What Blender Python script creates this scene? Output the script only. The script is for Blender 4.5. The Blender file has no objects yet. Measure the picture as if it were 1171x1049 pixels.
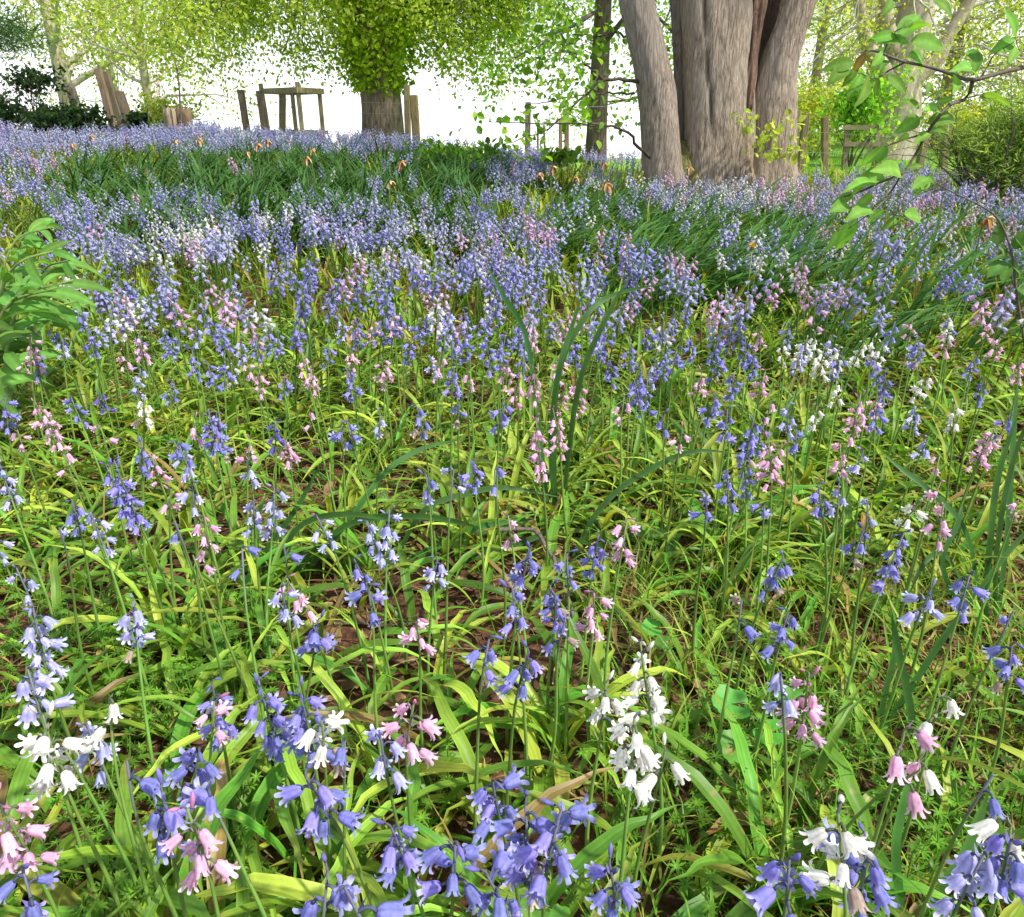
import bpy, math, random
import numpy as np
from mathutils import Vector, Matrix, noise as mnoise

rnd = random.Random(11)
rng = np.random.default_rng(7)
R = math.radians
scn = bpy.context.scene
COL = scn.collection

# ------------------------------------------------------------------ camera
FPX, U0, V0, HC, VH = 880.0, 585.5, 524.5, 0.75, 130.0
PITCH = math.atan((V0 - VH) / FPX)
cam_d = bpy.data.cameras.new('camera')
cam = bpy.data.objects.new('camera', cam_d)
COL.objects.link(cam)
cam.location = (0, 0, HC)
cam.rotation_euler = (math.pi / 2 - PITCH, 0, 0)
cam_d.sensor_fit = 'HORIZONTAL'
cam_d.angle = 2 * math.atan(585.5 / FPX)
cam_d.clip_start = 0.02
cam_d.clip_end = 2000
scn.camera = cam

# ------------------------------------------------------------------ sky, sun, exposure
SUN_EL, SUN_AZ = R(52), R(118)          # azimuth clockwise from +Y
w = bpy.data.worlds.new('World')
scn.world = w
w.use_nodes = True
nt = w.node_tree
nt.nodes.clear()
N = nt.nodes.new
out = N('ShaderNodeOutputWorld')
bg = N('ShaderNodeBackground')
bg.inputs['Strength'].default_value = 0.125
sky = N('ShaderNodeTexSky')
sky.sky_type = 'NISHITA'
sky.sun_disc = False
sky.sun_elevation = SUN_EL
sky.sun_rotation = SUN_AZ
tc = N('ShaderNodeTexCoord')
nz = N('ShaderNodeTexNoise')
nz.inputs['Scale'].default_value = 3.1
nz.inputs['Detail'].default_value = 7
nz.inputs['Roughness'].default_value = 0.6
rp = N('ShaderNodeValToRGB')
rp.color_ramp.elements[0].position = 0.45
rp.color_ramp.elements[1].position = 0.68
sep = N('ShaderNodeSeparateXYZ')
lt = N('ShaderNodeMapRange'); lt.interpolation_type = 'SMOOTHSTEP'; lt.inputs[1].default_value = 0.0; lt.inputs[2].default_value = 0.22; lt.inputs[3].default_value = 1.0; lt.inputs[4].default_value = 0.0
mx = N('ShaderNodeMath'); mx.operation = 'MAXIMUM'
mix = N('ShaderNodeMix'); mix.data_type = 'RGBA'
mix.inputs[7].default_value = (8.6, 8.7, 8.8, 1)
nt.links.new(tc.outputs['Generated'], nz.inputs['Vector'])
nt.links.new(tc.outputs['Generated'], sep.inputs[0])
nt.links.new(nz.outputs['Fac'], rp.inputs['Fac'])
nt.links.new(sep.outputs['Z'], lt.inputs[0])
nt.links.new(lt.outputs[0], mx.inputs[0])
nt.links.new(rp.outputs['Color'], mx.inputs[1])
nt.links.new(mx.outputs[0], mix.inputs[0])
nt.links.new(sky.outputs[0], mix.inputs[6])
nt.links.new(mix.outputs[2], bg.inputs['Color'])
nt.links.new(bg.outputs[0], out.inputs[0])

sd = bpy.data.lights.new('sun', 'SUN')
sd.energy = 4.0
sd.angle = R(2.0)
sd.color = (1.0, 0.95, 0.87)
so = bpy.data.objects.new('sun', sd)
COL.objects.link(so)
sdir = Vector((math.sin(SUN_AZ) * math.cos(SUN_EL), math.cos(SUN_AZ) * math.cos(SUN_EL), math.sin(SUN_EL)))
so.rotation_euler = (-sdir).to_track_quat('-Z', 'Y').to_euler()
so.location = sdir * 30
vs = scn.view_settings
vs.view_transform = 'Standard'
vs.look = 'None'
vs.gamma = 1
vs.exposure = 0.66

# ------------------------------------------------------------------ pixel / world helpers
CP, SP = math.cos(PITCH), math.sin(PITCH)

def ray(u, v):
    a = (u - U0) / FPX
    b = -(v - V0) / FPX
    return Vector((a, CP + b * SP, -SP + b * CP))

def at_z(u, v, z):
    d = ray(u, v)
    t = (z - HC) / d.z
    return Vector((d.x * t, d.y * t, z))

def at_y(u, v, y):
    d = ray(u, v)
    t = y / d.y
    return Vector((d.x * t, y, HC + d.z * t))

def proj(x, y, z):
    dz = z - HC
    f = y * CP - dz * SP
    b = (y * SP + dz * CP)
    f = np.maximum(f, 1e-4)
    return U0 + FPX * x / f, V0 - FPX * b / f

def sst(a, b, x):
    t = np.clip((x - a) / (b - a), 0, 1)
    return t * t * (3 - 2 * t)

def g(x, y):
    """height of the ground: a low rise on the left, falling away beyond the crest, level lawn to the right"""
    x = np.asarray(x, float); y = np.asarray(y, float)
    wl = 1 - sst(-3.4, 1.8, x)
    rise = (0.05 + 0.27 * wl) * sst(3.2, 8.2, y)
    ry = np.maximum(y, 0.5)
    right = sst(0.17, 0.33, x / ry) * (y > 0)
    fall_l = -0.085 * np.maximum(y - 9.0, 0) - 0.0
    fall_r = -0.18 * sst(8.5, 12, y) - 0.02 * np.maximum(y - 45, 0)
    fall = fall_l * (1 - right) + fall_r * right
    fall = np.maximum(fall, -34)
    lum = 0.012 * np.sin(3.1 * x + 1.3 * y) + 0.010 * np.sin(5.3 * y - 2.2 * x + 1.0) + 0.006 * np.sin(11 * x + 7 * y)
    return rise + fall + lum * np.minimum(1, 12 / np.maximum(np.abs(y), 1))

def gz(x, y):
    return float(g(x, y))

def on_ground(u, v):
    p = at_z(u, v, 0)
    for _ in range(6):
        p = at_z(u, v, gz(p.x, p.y))
    return p

# ------------------------------------------------------------------ mesh helpers
class Geo:
    def __init__(s):
        s.V, s.Q, s.T, s.C, s.MQ, s.MT, s.n = [], [], [], [], [], [], 0
    def add(s, V, Q=None, T=None, C=(1, 1, 1), m=0):
        V = np.asarray(V, float).reshape(-1, 3)
        C = np.asarray(C, float)
        if C.ndim == 1:
            C = np.tile(C, (len(V), 1))
        s.V.append(V); s.C.append(C)
        if Q is not None and len(Q):
            Q = np.asarray(Q, np.int64) + s.n
            s.Q.append(Q); s.MQ.append(np.full(len(Q), m))
        if T is not None and len(T):
            T = np.asarray(T, np.int64) + s.n
            s.T.append(T); s.MT.append(np.full(len(T), m))
        s.n += len(V)
        return s
    def flat(s):
        cat = lambda L, d, w: np.concatenate(L) if L else np.zeros((0,) + w, d)
        return (cat(s.V, float, (3,)), cat(s.Q, np.int64, (4,)), cat(s.T, np.int64, (3,)), cat(s.C, float, (3,)),
                cat(s.MQ, np.int64, ()), cat(s.MT, np.int64, ()))
    def stamp(s, P, M, tint=None, mask=None):
        """P: flat() of a shape; M: (N,4,4); tint (N,3) multiplies the colours (where mask is 1)"""
        V, Q, T, C, MQ, MT = P
        M = np.asarray(M, float)
        n, k = len(M), len(V)
        if n == 0:
            return s
        W = np.einsum('nij,kj->nki', M[:, :3, :3], V) + M[:, None, :3, 3]
        CC = np.tile(C[None], (n, 1, 1))
        if tint is not None:
            t = np.asarray(tint)[:, None, :]
            if mask is not None:
                t = 1 + (t - 1) * mask[None, :, None]
            CC = CC * t
        off = (np.arange(n) * k)[:, None, None] + s.n
        s.V.append(W.reshape(-1, 3)); s.C.append(CC.reshape(-1, 3))
        if len(Q):
            s.Q.append((Q[None] + off).reshape(-1, 4)); s.MQ.append(np.tile(MQ, n))
        if len(T):
            s.T.append((T[None] + off).reshape(-1, 3)); s.MT.append(np.tile(MT, n))
        s.n += n * k
        return s
    def mesh(s, name, mats, smooth=True):
        V, Q, T, C, MQ, MT = s.flat()
        me = bpy.data.meshes.new(name)
        me.vertices.add(len(V))
        me.vertices.foreach_set('co', V.astype(np.float32).ravel())
        nl = len(Q) * 4 + len(T) * 3
        me.loops.add(nl)
        me.loops.foreach_set('vertex_index', np.concatenate([Q.ravel(), T.ravel()]).astype(np.int32))
        me.polygons.add(len(Q) + len(T))
        st = np.concatenate([np.arange(len(Q)) * 4, len(Q) * 4 + np.arange(len(T)) * 3]).astype(np.int32)
        me.polygons.foreach_set('loop_start', st)
        me.polygons.foreach_set('material_index', np.concatenate([MQ, MT]).astype(np.int32))
        me.polygons.foreach_set('use_smooth', np.full(len(Q) + len(T), smooth))
        for m in (mats if isinstance(mats, (list, tuple)) else [mats]):
            me.materials.append(m)
        a = me.color_attributes.new('col', 'FLOAT_COLOR', 'POINT')
        a.data.foreach_set('color', np.concatenate([C, np.ones((len(C), 1))], 1).astype(np.float32).ravel())
        me.update(calc_edges=True)
        return me
    def obj(s, name, mats, parent=None, smooth=True):
        o = bpy.data.objects.new(name, s.mesh(name, mats, smooth))
        COL.objects.link(o)
        o.parent = parent
        return o

def link(name, me, parent=None):
    o = bpy.data.objects.new(name, me)
    COL.objects.link(o)
    o.parent = parent
    return o

def thing(name, label, cat, loc=(0, 0, 0), group=None):
    o = bpy.data.objects.new(name, None)
    o.empty_display_size = 0.05
    COL.objects.link(o)
    o.location = loc
    tag(o, label, cat, group)
    return o

def tag(o, label, cat, group=None, kind=None):
    if label: o['label'] = label
    if cat: o['category'] = cat
    if group: o['group'] = group
    if kind: o['kind'] = kind
    return o

def frames(pts):
    pts = np.asarray(pts, float)
    t = np.gradient(pts, axis=0)
    t /= np.linalg.norm(t, axis=1)[:, None] + 1e-9
    ref = np.array([0.31, 0.17, 0.93]) if abs(t[0, 2]) < 0.8 else np.array([0.95, 0.2, 0.1])
    a = np.cross(t, ref)
    a /= np.linalg.norm(a, axis=1)[:, None] + 1e-9
    return pts, t, a, np.cross(t, a)

def tube(geo, pts, radii, sides=6, C=(1, 1, 1), m=0, cap=True):
    pts, t, a, b = frames(pts)
    radii = np.broadcast_to(np.asarray(radii, float), (len(pts),))
    th = np.arange(sides) / sides * 2 * np.pi
    ring = np.cos(th)[None, :, None] * a[:, None] + np.sin(th)[None, :, None] * b[:, None]
    V = pts[:, None] + ring * radii[:, None, None]
    k = len(pts)
    i = np.arange(k - 1)[:, None] * sides
    j = np.arange(sides)[None]
    jn = (j + 1) % sides
    Q = np.stack([i + j, i + jn, i + sides + jn, i + sides + j], -1).reshape(-1, 4)
    V = V.reshape(-1, 3)
    C = np.asarray(C, float)
    if C.ndim == 2 and len(C) == k:
        C = np.repeat(C, sides, 0)
    if C.ndim == 1:
        C = np.tile(C, (len(V), 1))
    T = []
    if cap:
        V = np.concatenate([V, pts[-1:] + t[-1:] * radii[-1] * 0.4])
        C = np.concatenate([C, C[-1:]])
        e = (k - 1) * sides
        T = [[e + q, e + (q + 1) % sides, k * sides] for q in range(sides)]
    geo.add(V, Q, T, C, m)

def catmull(pts, n):
    pts = [Vector(p) for p in pts]
    P = [pts[0] * 2 - pts[1]] + pts + [pts[-1] * 2 - pts[-2]]
    o = []
    segs = len(pts) - 1
    for k in range(n):
        s = k / (n - 1) * segs
        i = min(int(s), segs - 1)
        t = s - i
        a, b, c, d = P[i:i + 4]
        o.append(0.5 * ((2 * b) + (c - a) * t + (2 * a - 5 * b + 4 * c - d) * t * t + (3 * b - a - 3 * c + d) * t ** 3))
    return np.array([tuple(p) for p in o])

def ribbon(geo, pts, width, side, fold=0.18, C=(1, 1, 1), tipc=None, m=0, base_w=0.6, pw=1.0, fine=False):
    """a strap leaf along pts with a shallow channel; side: (k,3) or (3,) across direction"""
    pts = np.asarray(pts, float)
    k = len(pts)
    s = np.linspace(0, 1, k)
    wd = width * 0.5 * np.minimum(base_w + (1 - base_w) * sst(0, 0.35, s), 1) * np.maximum(1 - sst(0.55, 1.02, s) ** pw, 0.02)
    t = np.gradient(pts, axis=0)
    t /= np.linalg.norm(t, axis=1)[:, None] + 1e-9
    side = np.broadcast_to(np.asarray(side, float), (k, 3))
    side = side - t * (side * t).sum(1)[:, None]
    side /= np.linalg.norm(side, axis=1)[:, None] + 1e-9
    nrm = np.cross(side, t)
    nrm *= np.where(nrm[:, 2:3] < 0, -1, 1)
    L = pts - side * wd[:, None] + nrm * (wd * fold * 2)[:, None]
    Rr = pts + side * wd[:, None] + nrm * (wd * fold * 2)[:, None]
    V = np.stack([L, pts, Rr], 1).reshape(-1, 3)
    C = np.asarray(C, float)
    cc = np.tile(C, (k, 1))
    if tipc is not None:
        f = sst(0.6, 1.0, s)[:, None]
        cc = cc * (1 - f) + np.asarray(tipc) * f
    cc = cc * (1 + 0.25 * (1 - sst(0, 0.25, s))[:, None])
    if fine:
        rows = []
        offs = (-1, -.62, -.28, 0, .28, .62, 1)
        for f in offs:
            rows.append(pts + side * (wd * f)[:, None] + nrm * (wd * fold * 2 * abs(f) ** 1.3 + .035 * wd * np.sin(s * 17 + f * 2))[:, None])
        V = np.stack(rows, 1).reshape(-1, 3)
        CC = np.repeat(cc, 7, 0)
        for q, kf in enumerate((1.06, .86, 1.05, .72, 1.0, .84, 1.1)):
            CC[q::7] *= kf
        i = np.arange(k - 1) * 7
        geo.add(V, np.concatenate([np.stack([i + q, i + q + 1, i + q + 8, i + q + 7], 1) for q in range(6)]), None, CC, m)
        return
    CC = np.repeat(cc, 3, 0)
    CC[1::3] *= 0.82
    i = np.arange(k - 1) * 3
    Q = np.concatenate([np.stack([i, i + 1, i + 4, i + 3], 1), np.stack([i + 1, i + 2, i + 5, i + 4], 1)])
    geo.add(V, Q, None, CC, m)

def mat4(loc, rz=0.0, s=1.0, tilt=0.0, ta=0.0):
    """arrays -> (N,4,4): rotate about z by rz, tilt by `tilt` about the horizontal axis at angle ta, scale s"""
    loc = np.asarray(loc, float).reshape(-1, 3)
    n = len(loc)
    rz, s, tilt, ta = (np.broadcast_to(np.asarray(q, float), (n,)) for q in (rz, s, tilt, ta))
    c, d = np.cos(rz), np.sin(rz)
    Z = np.zeros((n, 3, 3)); Z[:, 0, 0] = c; Z[:, 0, 1] = -d; Z[:, 1, 0] = d; Z[:, 1, 1] = c; Z[:, 2, 2] = 1
    ax = np.stack([np.cos(ta), np.sin(ta), np.zeros(n)], 1)
    K = np.zeros((n, 3, 3))
    K[:, 0, 2] = ax[:, 1]; K[:, 1, 2] = -ax[:, 0]; K[:, 2, 0] = -ax[:, 1]; K[:, 2, 1] = ax[:, 0]
    Rm = np.eye(3)[None] + np.sin(tilt)[:, None, None] * K + (1 - np.cos(tilt))[:, None, None] * (K @ K)
    M = np.zeros((n, 4, 4)); M[:, 3, 3] = 1
    M[:, :3, :3] = (Rm @ Z) * s[:, None, None]
    M[:, :3, 3] = loc
    return M

def rand_rot(n, s, loc, updown=1.0):
    """random orientations whose z axis leans upward when updown is large"""
    z = rng.normal(size=(n, 3)); z[:, 2] = np.abs(z[:, 2]) * updown + 0.15
    z /= np.linalg.norm(z, axis=1)[:, None]
    x = np.cross(rng.normal(size=(n, 3)), z)
    x /= np.linalg.norm(x, axis=1)[:, None]
    y = np.cross(z, x)
    M = np.zeros((n, 4, 4)); M[:, 3, 3] = 1
    M[:, :3, 0] = x * np.asarray(s)[:, None]; M[:, :3, 1] = y * np.asarray(s)[:, None]; M[:, :3, 2] = z * np.asarray(s)[:, None]
    M[:, :3, 3] = loc
    return M

# ------------------------------------------------------------------ materials
def new_mat(name):
    m = bpy.data.materials.new(name)
    m.use_nodes = True
    m.node_tree.nodes.clear()
    return m, m.node_tree, m.node_tree.nodes.new, m.node_tree.links.new

def plant_mat(name, rough, trans, tr_tint, spec=0.35, nscale=60, namp=0.35, streak=None, rand=0.0, blotch=None):
    m, t, N, L = new_mat(name)
    o = N('ShaderNodeOutputMaterial'); mx = N('ShaderNodeMixShader'); pb = N('ShaderNodeBsdfPrincipled'); tr = N('ShaderNodeBsdfTranslucent')
    at = N('ShaderNodeAttribute'); at.attribute_name = 'col'
    tc = N('ShaderNodeTexCoord'); mp = N('ShaderNodeMapping')
    mp.inputs['Scale'].default_value = streak or (1, 1, 1)
    nz = N('ShaderNodeTexNoise'); nz.inputs['Scale'].default_value = nscale; nz.inputs['Detail'].default_value = 3
    mr = N('ShaderNodeMapRange'); mr.inputs[1].default_value = 0.3; mr.inputs[2].default_value = 0.7
    mr.inputs[3].default_value = 1 - namp; mr.inputs[4].default_value = 1 + namp
    mul = N('ShaderNodeMix'); mul.data_type = 'RGBA'; mul.blend_type = 'MULTIPLY'; mul.inputs[0].default_value = 1
    L(tc.outputs['Object'], mp.inputs['Vector']); L(mp.outputs[0], nz.inputs['Vector']); L(nz.outputs['Fac'], mr.inputs[0])
    L(at.outputs['Color'], mul.inputs[6]); L(mr.outputs[0], mul.inputs[7])
    col = mul.outputs[2]
    if blotch:
        n2 = N('ShaderNodeTexNoise'); n2.inputs['Scale'].default_value = 55; n2.inputs['Detail'].default_value = 4
        m2 = N('ShaderNodeMapRange'); m2.inputs[1].default_value = 0.63; m2.inputs[2].default_value = 0.70; m2.inputs[4].default_value = 0.8
        b2 = N('ShaderNodeMix'); b2.data_type = 'RGBA'; b2.inputs[7].default_value = (*blotch, 1)
        gp = N('ShaderNodeNewGeometry')
        L(gp.outputs['Position'], n2.inputs['Vector']); L(n2.outputs['Fac'], m2.inputs[0]); L(m2.outputs[0], b2.inputs[0]); L(col, b2.inputs[6])
        col = b2.outputs[2]
    if rand:
        oi = N('ShaderNodeObjectInfo'); hs = N('ShaderNodeHueSaturation')
        r1 = N('ShaderNodeMapRange'); r1.inputs[3].default_value = 1 - rand; r1.inputs[4].default_value = 1 + rand
        r2 = N('ShaderNodeMapRange'); r2.inputs[3].default_value = 0.5 - rand * 0.09; r2.inputs[4].default_value = 0.5 + rand * 0.09
        L(oi.outputs['Random'], r1.inputs[0]); L(oi.outputs['Random'], r2.inputs[0])
        L(r1.outputs[0], hs.inputs['Value']); L(r2.outputs[0], hs.inputs['Hue']); L(col, hs.inputs['Color'])
        col = hs.outputs[0]
    tt = N('ShaderNodeMix'); tt.data_type = 'RGBA'; tt.blend_type = 'MULTIPLY'; tt.inputs[0].default_value = 1
    tt.inputs[7].default_value = (*tr_tint, 1)
    L(col, tt.inputs[6]); L(col, pb.inputs['Base Color']); L(tt.outputs[2], tr.inputs['Color'])
    pb.inputs['Roughness'].default_value = rough
    pb.inputs['Specular IOR Level'].default_value = spec
    bp = N('ShaderNodeBump'); bp.inputs['Strength'].default_value = 0.15; bp.inputs['Distance'].default_value = 0.002
    L(nz.outputs['Fac'], bp.inputs['Height']); L(bp.outputs[0], pb.inputs['Normal'])
    mx.inputs[0].default_value = trans
    L(pb.outputs[0], mx.inputs[1]); L(tr.outputs[0], mx.inputs[2]); L(mx.outputs[0], o.inputs[0])
    return m

M_PETAL = plant_mat('petal', 0.68, 0.36, (1.2, 1.12, 1.15), 0.15, 220, 0.22, rand=0.16)
M_LEAF = plant_mat('strap_leaf', 0.42, 0.4, (1.4, 1.25, 0.6), 0.3, 28, 0.28, rand=0.2, blotch=(0.40, 0.30, 0.08))
M_BROAD = plant_mat('broad_leaf', 0.6, 0.42, (1.3, 1.25, 0.5), 0.14, 30, 0.18, rand=0.15)
M_DAFF = plant_mat('daffodil_blade', 0.5, 0.25, (1.2, 1.25, 0.6), 0.22, 24, 0.25, rand=0.15)
M_TREE = plant_mat('tree_leaf', 0.6, 0.6, (1.25, 1.2, 0.5), 0.12, 4, 0.3)
M_DRY = plant_mat('dry_leaf', 0.8, 0.15, (1, 0.9, 0.7), 0.15, 40, 0.35)
M_STEM = plant_mat('green_stem', 0.45, 0.1, (1, 1, 0.6), 0.35, 30, 0.2, rand=0.15)

def bark_mat(name, dark, light, sx=9, sz=0.9, bump=0.5, patch=(0.3, 0.3, 0.27), amt=0.4, crack=0.0):
    m, t, N, L = new_mat(name)
    o = N('ShaderNodeOutputMaterial'); pb = N('ShaderNodeBsdfPrincipled')
    tc = N('ShaderNodeTexCoord'); mp = N('ShaderNodeMapping'); mp.inputs['Scale'].default_value = (sx, sx, sz)
    n1 = N('ShaderNodeTexNoise'); n1.inputs['Scale'].default_value = 6; n1.inputs['Detail'].default_value = 8; n1.inputs['Roughness'].default_value = 0.65
    n2 = N('ShaderNodeTexNoise'); n2.inputs['Scale'].default_value = 2.2; n2.inputs['Detail'].default_value = 5
    r1 = N('ShaderNodeValToRGB'); r1.color_ramp.elements[0].position = 0.36; r1.color_ramp.elements[1].position = 0.62
    r1.color_ramp.elements[0].color = (*dark, 1); r1.color_ramp.elements[1].color = (*light, 1)
    r2 = N('ShaderNodeMapRange'); r2.inputs[1].default_value = 0.45; r2.inputs[2].default_value = 0.68; r2.inputs[4].default_value = amt
    mx = N('ShaderNodeMix'); mx.data_type = 'RGBA'; mx.inputs[7].default_value = (*patch, 1)
    at = N('ShaderNodeAttribute'); at.attribute_name = 'col'
    mu = N('ShaderNodeMix'); mu.data_type = 'RGBA'; mu.blend_type = 'MULTIPLY'; mu.inputs[0].default_value = 1
    bp = N('ShaderNodeBump'); bp.inputs['Strength'].default_value = bump; bp.inputs['Distance'].default_value = 0.02
    L(tc.outputs['Object'], mp.inputs[0]); L(mp.outputs[0], n1.inputs['Vector']); L(tc.outputs['Object'], n2.inputs['Vector'])
    L(n1.outputs['Fac'], r1.inputs[0]); L(n2.outputs['Fac'], r2.inputs[0])
    L(r1.outputs[0], mx.inputs[6]); L(r2.outputs[0], mx.inputs[0])
    L(mx.outputs[2], mu.inputs[6]); L(at.outputs['Color'], mu.inputs[7])
    hgt = n1.outputs['Fac']; bcol = mu.outputs[2]
    if crack:
        m3 = N('ShaderNodeMapping'); m3.inputs['Scale'].default_value = (34, 34, 4.2)
        n4 = N('ShaderNodeTexNoise'); n4.inputs['Scale'].default_value = 1.6; n4.inputs['Detail'].default_value = 3
        vo = N('ShaderNodeTexVoronoi'); vo.feature = 'DISTANCE_TO_EDGE'; vo.inputs['Scale'].default_value = 1.0
        wv = N('ShaderNodeMix'); wv.data_type = 'RGBA'; wv.inputs[0].default_value = .12
        rc = N('ShaderNodeMapRange'); rc.inputs[1].default_value = 0.0; rc.inputs[2].default_value = 0.16; rc.inputs[3].default_value = 1 - crack
        mc = N('ShaderNodeMix'); mc.data_type = 'RGBA'; mc.blend_type = 'MULTIPLY'; mc.inputs[0].default_value = 1
        ah = N('ShaderNodeMath'); ah.operation = 'MULTIPLY'
        L(tc.outputs['Object'], m3.inputs[0]); L(m3.outputs[0], n4.inputs['Vector'])
        L(m3.outputs[0], wv.inputs[6]); L(n4.outputs['Color'], wv.inputs[7]); L(wv.outputs[2], vo.inputs['Vector'])
        L(vo.outputs['Distance'], rc.inputs[0]); L(bcol, mc.inputs[6]); L(rc.outputs[0], mc.inputs[7])
        L(hgt, ah.inputs[0]); L(rc.outputs[0], ah.inputs[1])
        hgt = ah.outputs[0]; bcol = mc.outputs[2]
    L(bcol, pb.inputs['Base Color'])
    L(hgt, bp.inputs['Height']); L(bp.outputs[0], pb.inputs['Normal'])
    pb.inputs['Roughness'].default_value = 0.85
    pb.inputs['Specular IOR Level'].default_value = 0.2
    L(pb.outputs[0], o.inputs[0])
    return m

M_BARK = bark_mat('furrowed_bark', (0.20, 0.16, 0.12), (0.52, 0.44, 0.34), 15, 2.6, 0.9, (0.36, 0.325, 0.265), 0.75, crack=.32)
M_PALE = bark_mat('pale_bark', (0.36, 0.29, 0.22), (0.66, 0.58, 0.48), 5, 1.5, 0.4, (0.55, 0.53, 0.5), 0.7)
M_DARKBARK = bark_mat('dark_bark', (0.05, 0.045, 0.04), (0.20, 0.16, 0.13), 9, 1.0, 0.6, (0.22, 0.2, 0.15), 0.5)
M_POST = bark_mat('weathered_wood', (0.10, 0.088, 0.066), (0.26, 0.235, 0.18), 26, 1.5, 0.5, (0.30, 0.285, 0.22), 0.6)
M_TWIG = bark_mat('twig_bark', (0.06, 0.045, 0.035), (0.17, 0.13, 0.10), 40, 8, 0.3)
m, t, N, L = new_mat('fence_wire')
o = N('ShaderNodeOutputMaterial'); pb = N('ShaderNodeBsdfPrincipled')
pb.inputs['Base Color'].default_value = (0.3, 0.3, 0.3, 1); pb.inputs['Metallic'].default_value = 0.7; pb.inputs['Roughness'].default_value = 0.5
nzw = N('ShaderNodeTexNoise'); nzw.inputs['Scale'].default_value = 12
rpw = N('ShaderNodeValToRGB'); rpw.color_ramp.elements[0].color = (0.16, 0.13, 0.11, 1); rpw.color_ramp.elements[1].color = (0.42, 0.42, 0.42, 1)
L(nzw.outputs['Fac'], rpw.inputs[0]); L(rpw.outputs[0], pb.inputs['Base Color'])
L(pb.outputs[0], o.inputs[0])
M_WIRE = m

m, t, N, L = new_mat('woodland_soil')
o = N('ShaderNodeOutputMaterial'); pb = N('ShaderNodeBsdfPrincipled')
tc = N('ShaderNodeTexCoord'); at = N('ShaderNodeAttribute'); at.attribute_name = 'col'
n1 = N('ShaderNodeTexNoise'); n1.inputs['Scale'].default_value = 48; n1.inputs['Detail'].default_value = 12; n1.inputs['Roughness'].default_value = 0.7
n3 = N('ShaderNodeTexVoronoi'); n3.inputs['Scale'].default_value = 70
r1 = N('ShaderNodeValToRGB')
r1.color_ramp.elements[0].position = 0.32; r1.color_ramp.elements[0].color = (0.040, 0.018, 0.010, 1)
r1.color_ramp.elements[1].position = 0.68; r1.color_ramp.elements[1].color = (0.21, 0.10, 0.055, 1)
gr = N('ShaderNodeValToRGB')
gr.color_ramp.elements[0].position = 0.3; gr.color_ramp.elements[0].color = (0.10, 0.24, 0.02, 1)
gr.color_ramp.elements[1].position = 0.7; gr.color_ramp.elements[1].color = (0.22, 0.44, 0.05, 1)
mx = N('ShaderNodeMix'); mx.data_type = 'RGBA'
ad = N('ShaderNodeMath'); ad.operation = 'ADD'
bp = N('ShaderNodeBump'); bp.inputs['Strength'].default_value = 1.0; bp.inputs['Distance'].default_value = 0.012
L(tc.outputs['Object'], n1.inputs['Vector']); L(tc.outputs['Object'], n3.inputs['Vector'])
L(n1.outputs['Fac'], r1.inputs[0]); L(n1.outputs['Fac'], gr.inputs[0])
L(at.outputs['Fac'], mx.inputs[0]); L(r1.outputs[0], mx.inputs[6]); L(gr.outputs[0], mx.inputs[7])
L(n1.outputs['Fac'], ad.inputs[0]); L(n3.outputs['Distance'], ad.inputs[1]); L(ad.outputs[0], bp.inputs['Height'])
L(mx.outputs[2], pb.inputs['Base Color']); L(bp.outputs[0], pb.inputs['Normal'])
pb.inputs['Roughness'].default_value = 0.9
pb.inputs['Specular IOR Level'].default_value = 0.15
L(pb.outputs[0], o.inputs[0])
M_SOIL = m

# ------------------------------------------------------------------ ground
ys = np.concatenate([-np.geomspace(60, 0.6, 24), np.arange(-0.5, 4, 0.06), np.arange(4, 14, 0.2), np.geomspace(14, 700, 46)])
xs1 = np.concatenate([np.arange(0, 3, 0.06), np.arange(3, 12, 0.25), np.geomspace(12, 700, 34)])
xs = np.concatenate([-xs1[:0:-1], xs1])
X, Y = np.meshgrid(xs, ys)
Z = g(X, Y)
near = np.exp(-((X ** 2 + Y ** 2) / 9.0))
Z = Z + near * (rng.normal(size=Z.shape) * 0.004)
lawn = sst(0.15, 0.32, X / np.maximum(Y, 0.5)) * sst(8.6, 9.6, Y) + sst(9.0, 11, Y)
lawn = np.clip(lawn, 0, 1)
k = len(xs)
idx = np.arange(len(ys) * k).reshape(len(ys), k)
Q = np.stack([idx[:-1, :-1], idx[:-1, 1:], idx[1:, 1:], idx[1:, :-1]], -1).reshape(-1, 4)
gd = Geo().add(np.stack([X, Y, Z], -1).reshape(-1, 3), Q, None, np.repeat(lawn.reshape(-1, 1), 3, 1))
tag(gd.obj('ground', M_SOIL), 'brown leaf strewn woodland soil rising to a grassy crest', 'ground', kind='structure')

# ------------------------------------------------------------------ colours
GREEN = np.array([0.18, 0.40, 0.036])
YGREEN = np.array([0.45, 0.57, 0.07])
DGREEN = np.array([0.09, 0.24, 0.03])
STRAW = np.array([0.50, 0.38, 0.12])
DAFF = np.array([0.055, 0.145, 0.028])
PET = {'B': (0.27, 0.26, 0.67), 'L': (0.49, 0.49, 0.82), 'P': (0.80, 0.48, 0.66), 'W': (0.84, 0.84, 0.76), 'D': (0.12, 0.10, 0.42), 'F': (0.48, 0.38, 0.30)}
PNAME = {'B': 'violet', 'L': 'lavender', 'P': 'pink', 'W': 'white', 'D': 'dark purple'}

def leaf_green(n=None):
    f = rnd.random()
    c = GREEN * (1 - f) + (YGREEN if rnd.random() < 0.5 else DGREEN) * f
    return c * rnd.uniform(0.8, 1.2)

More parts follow.
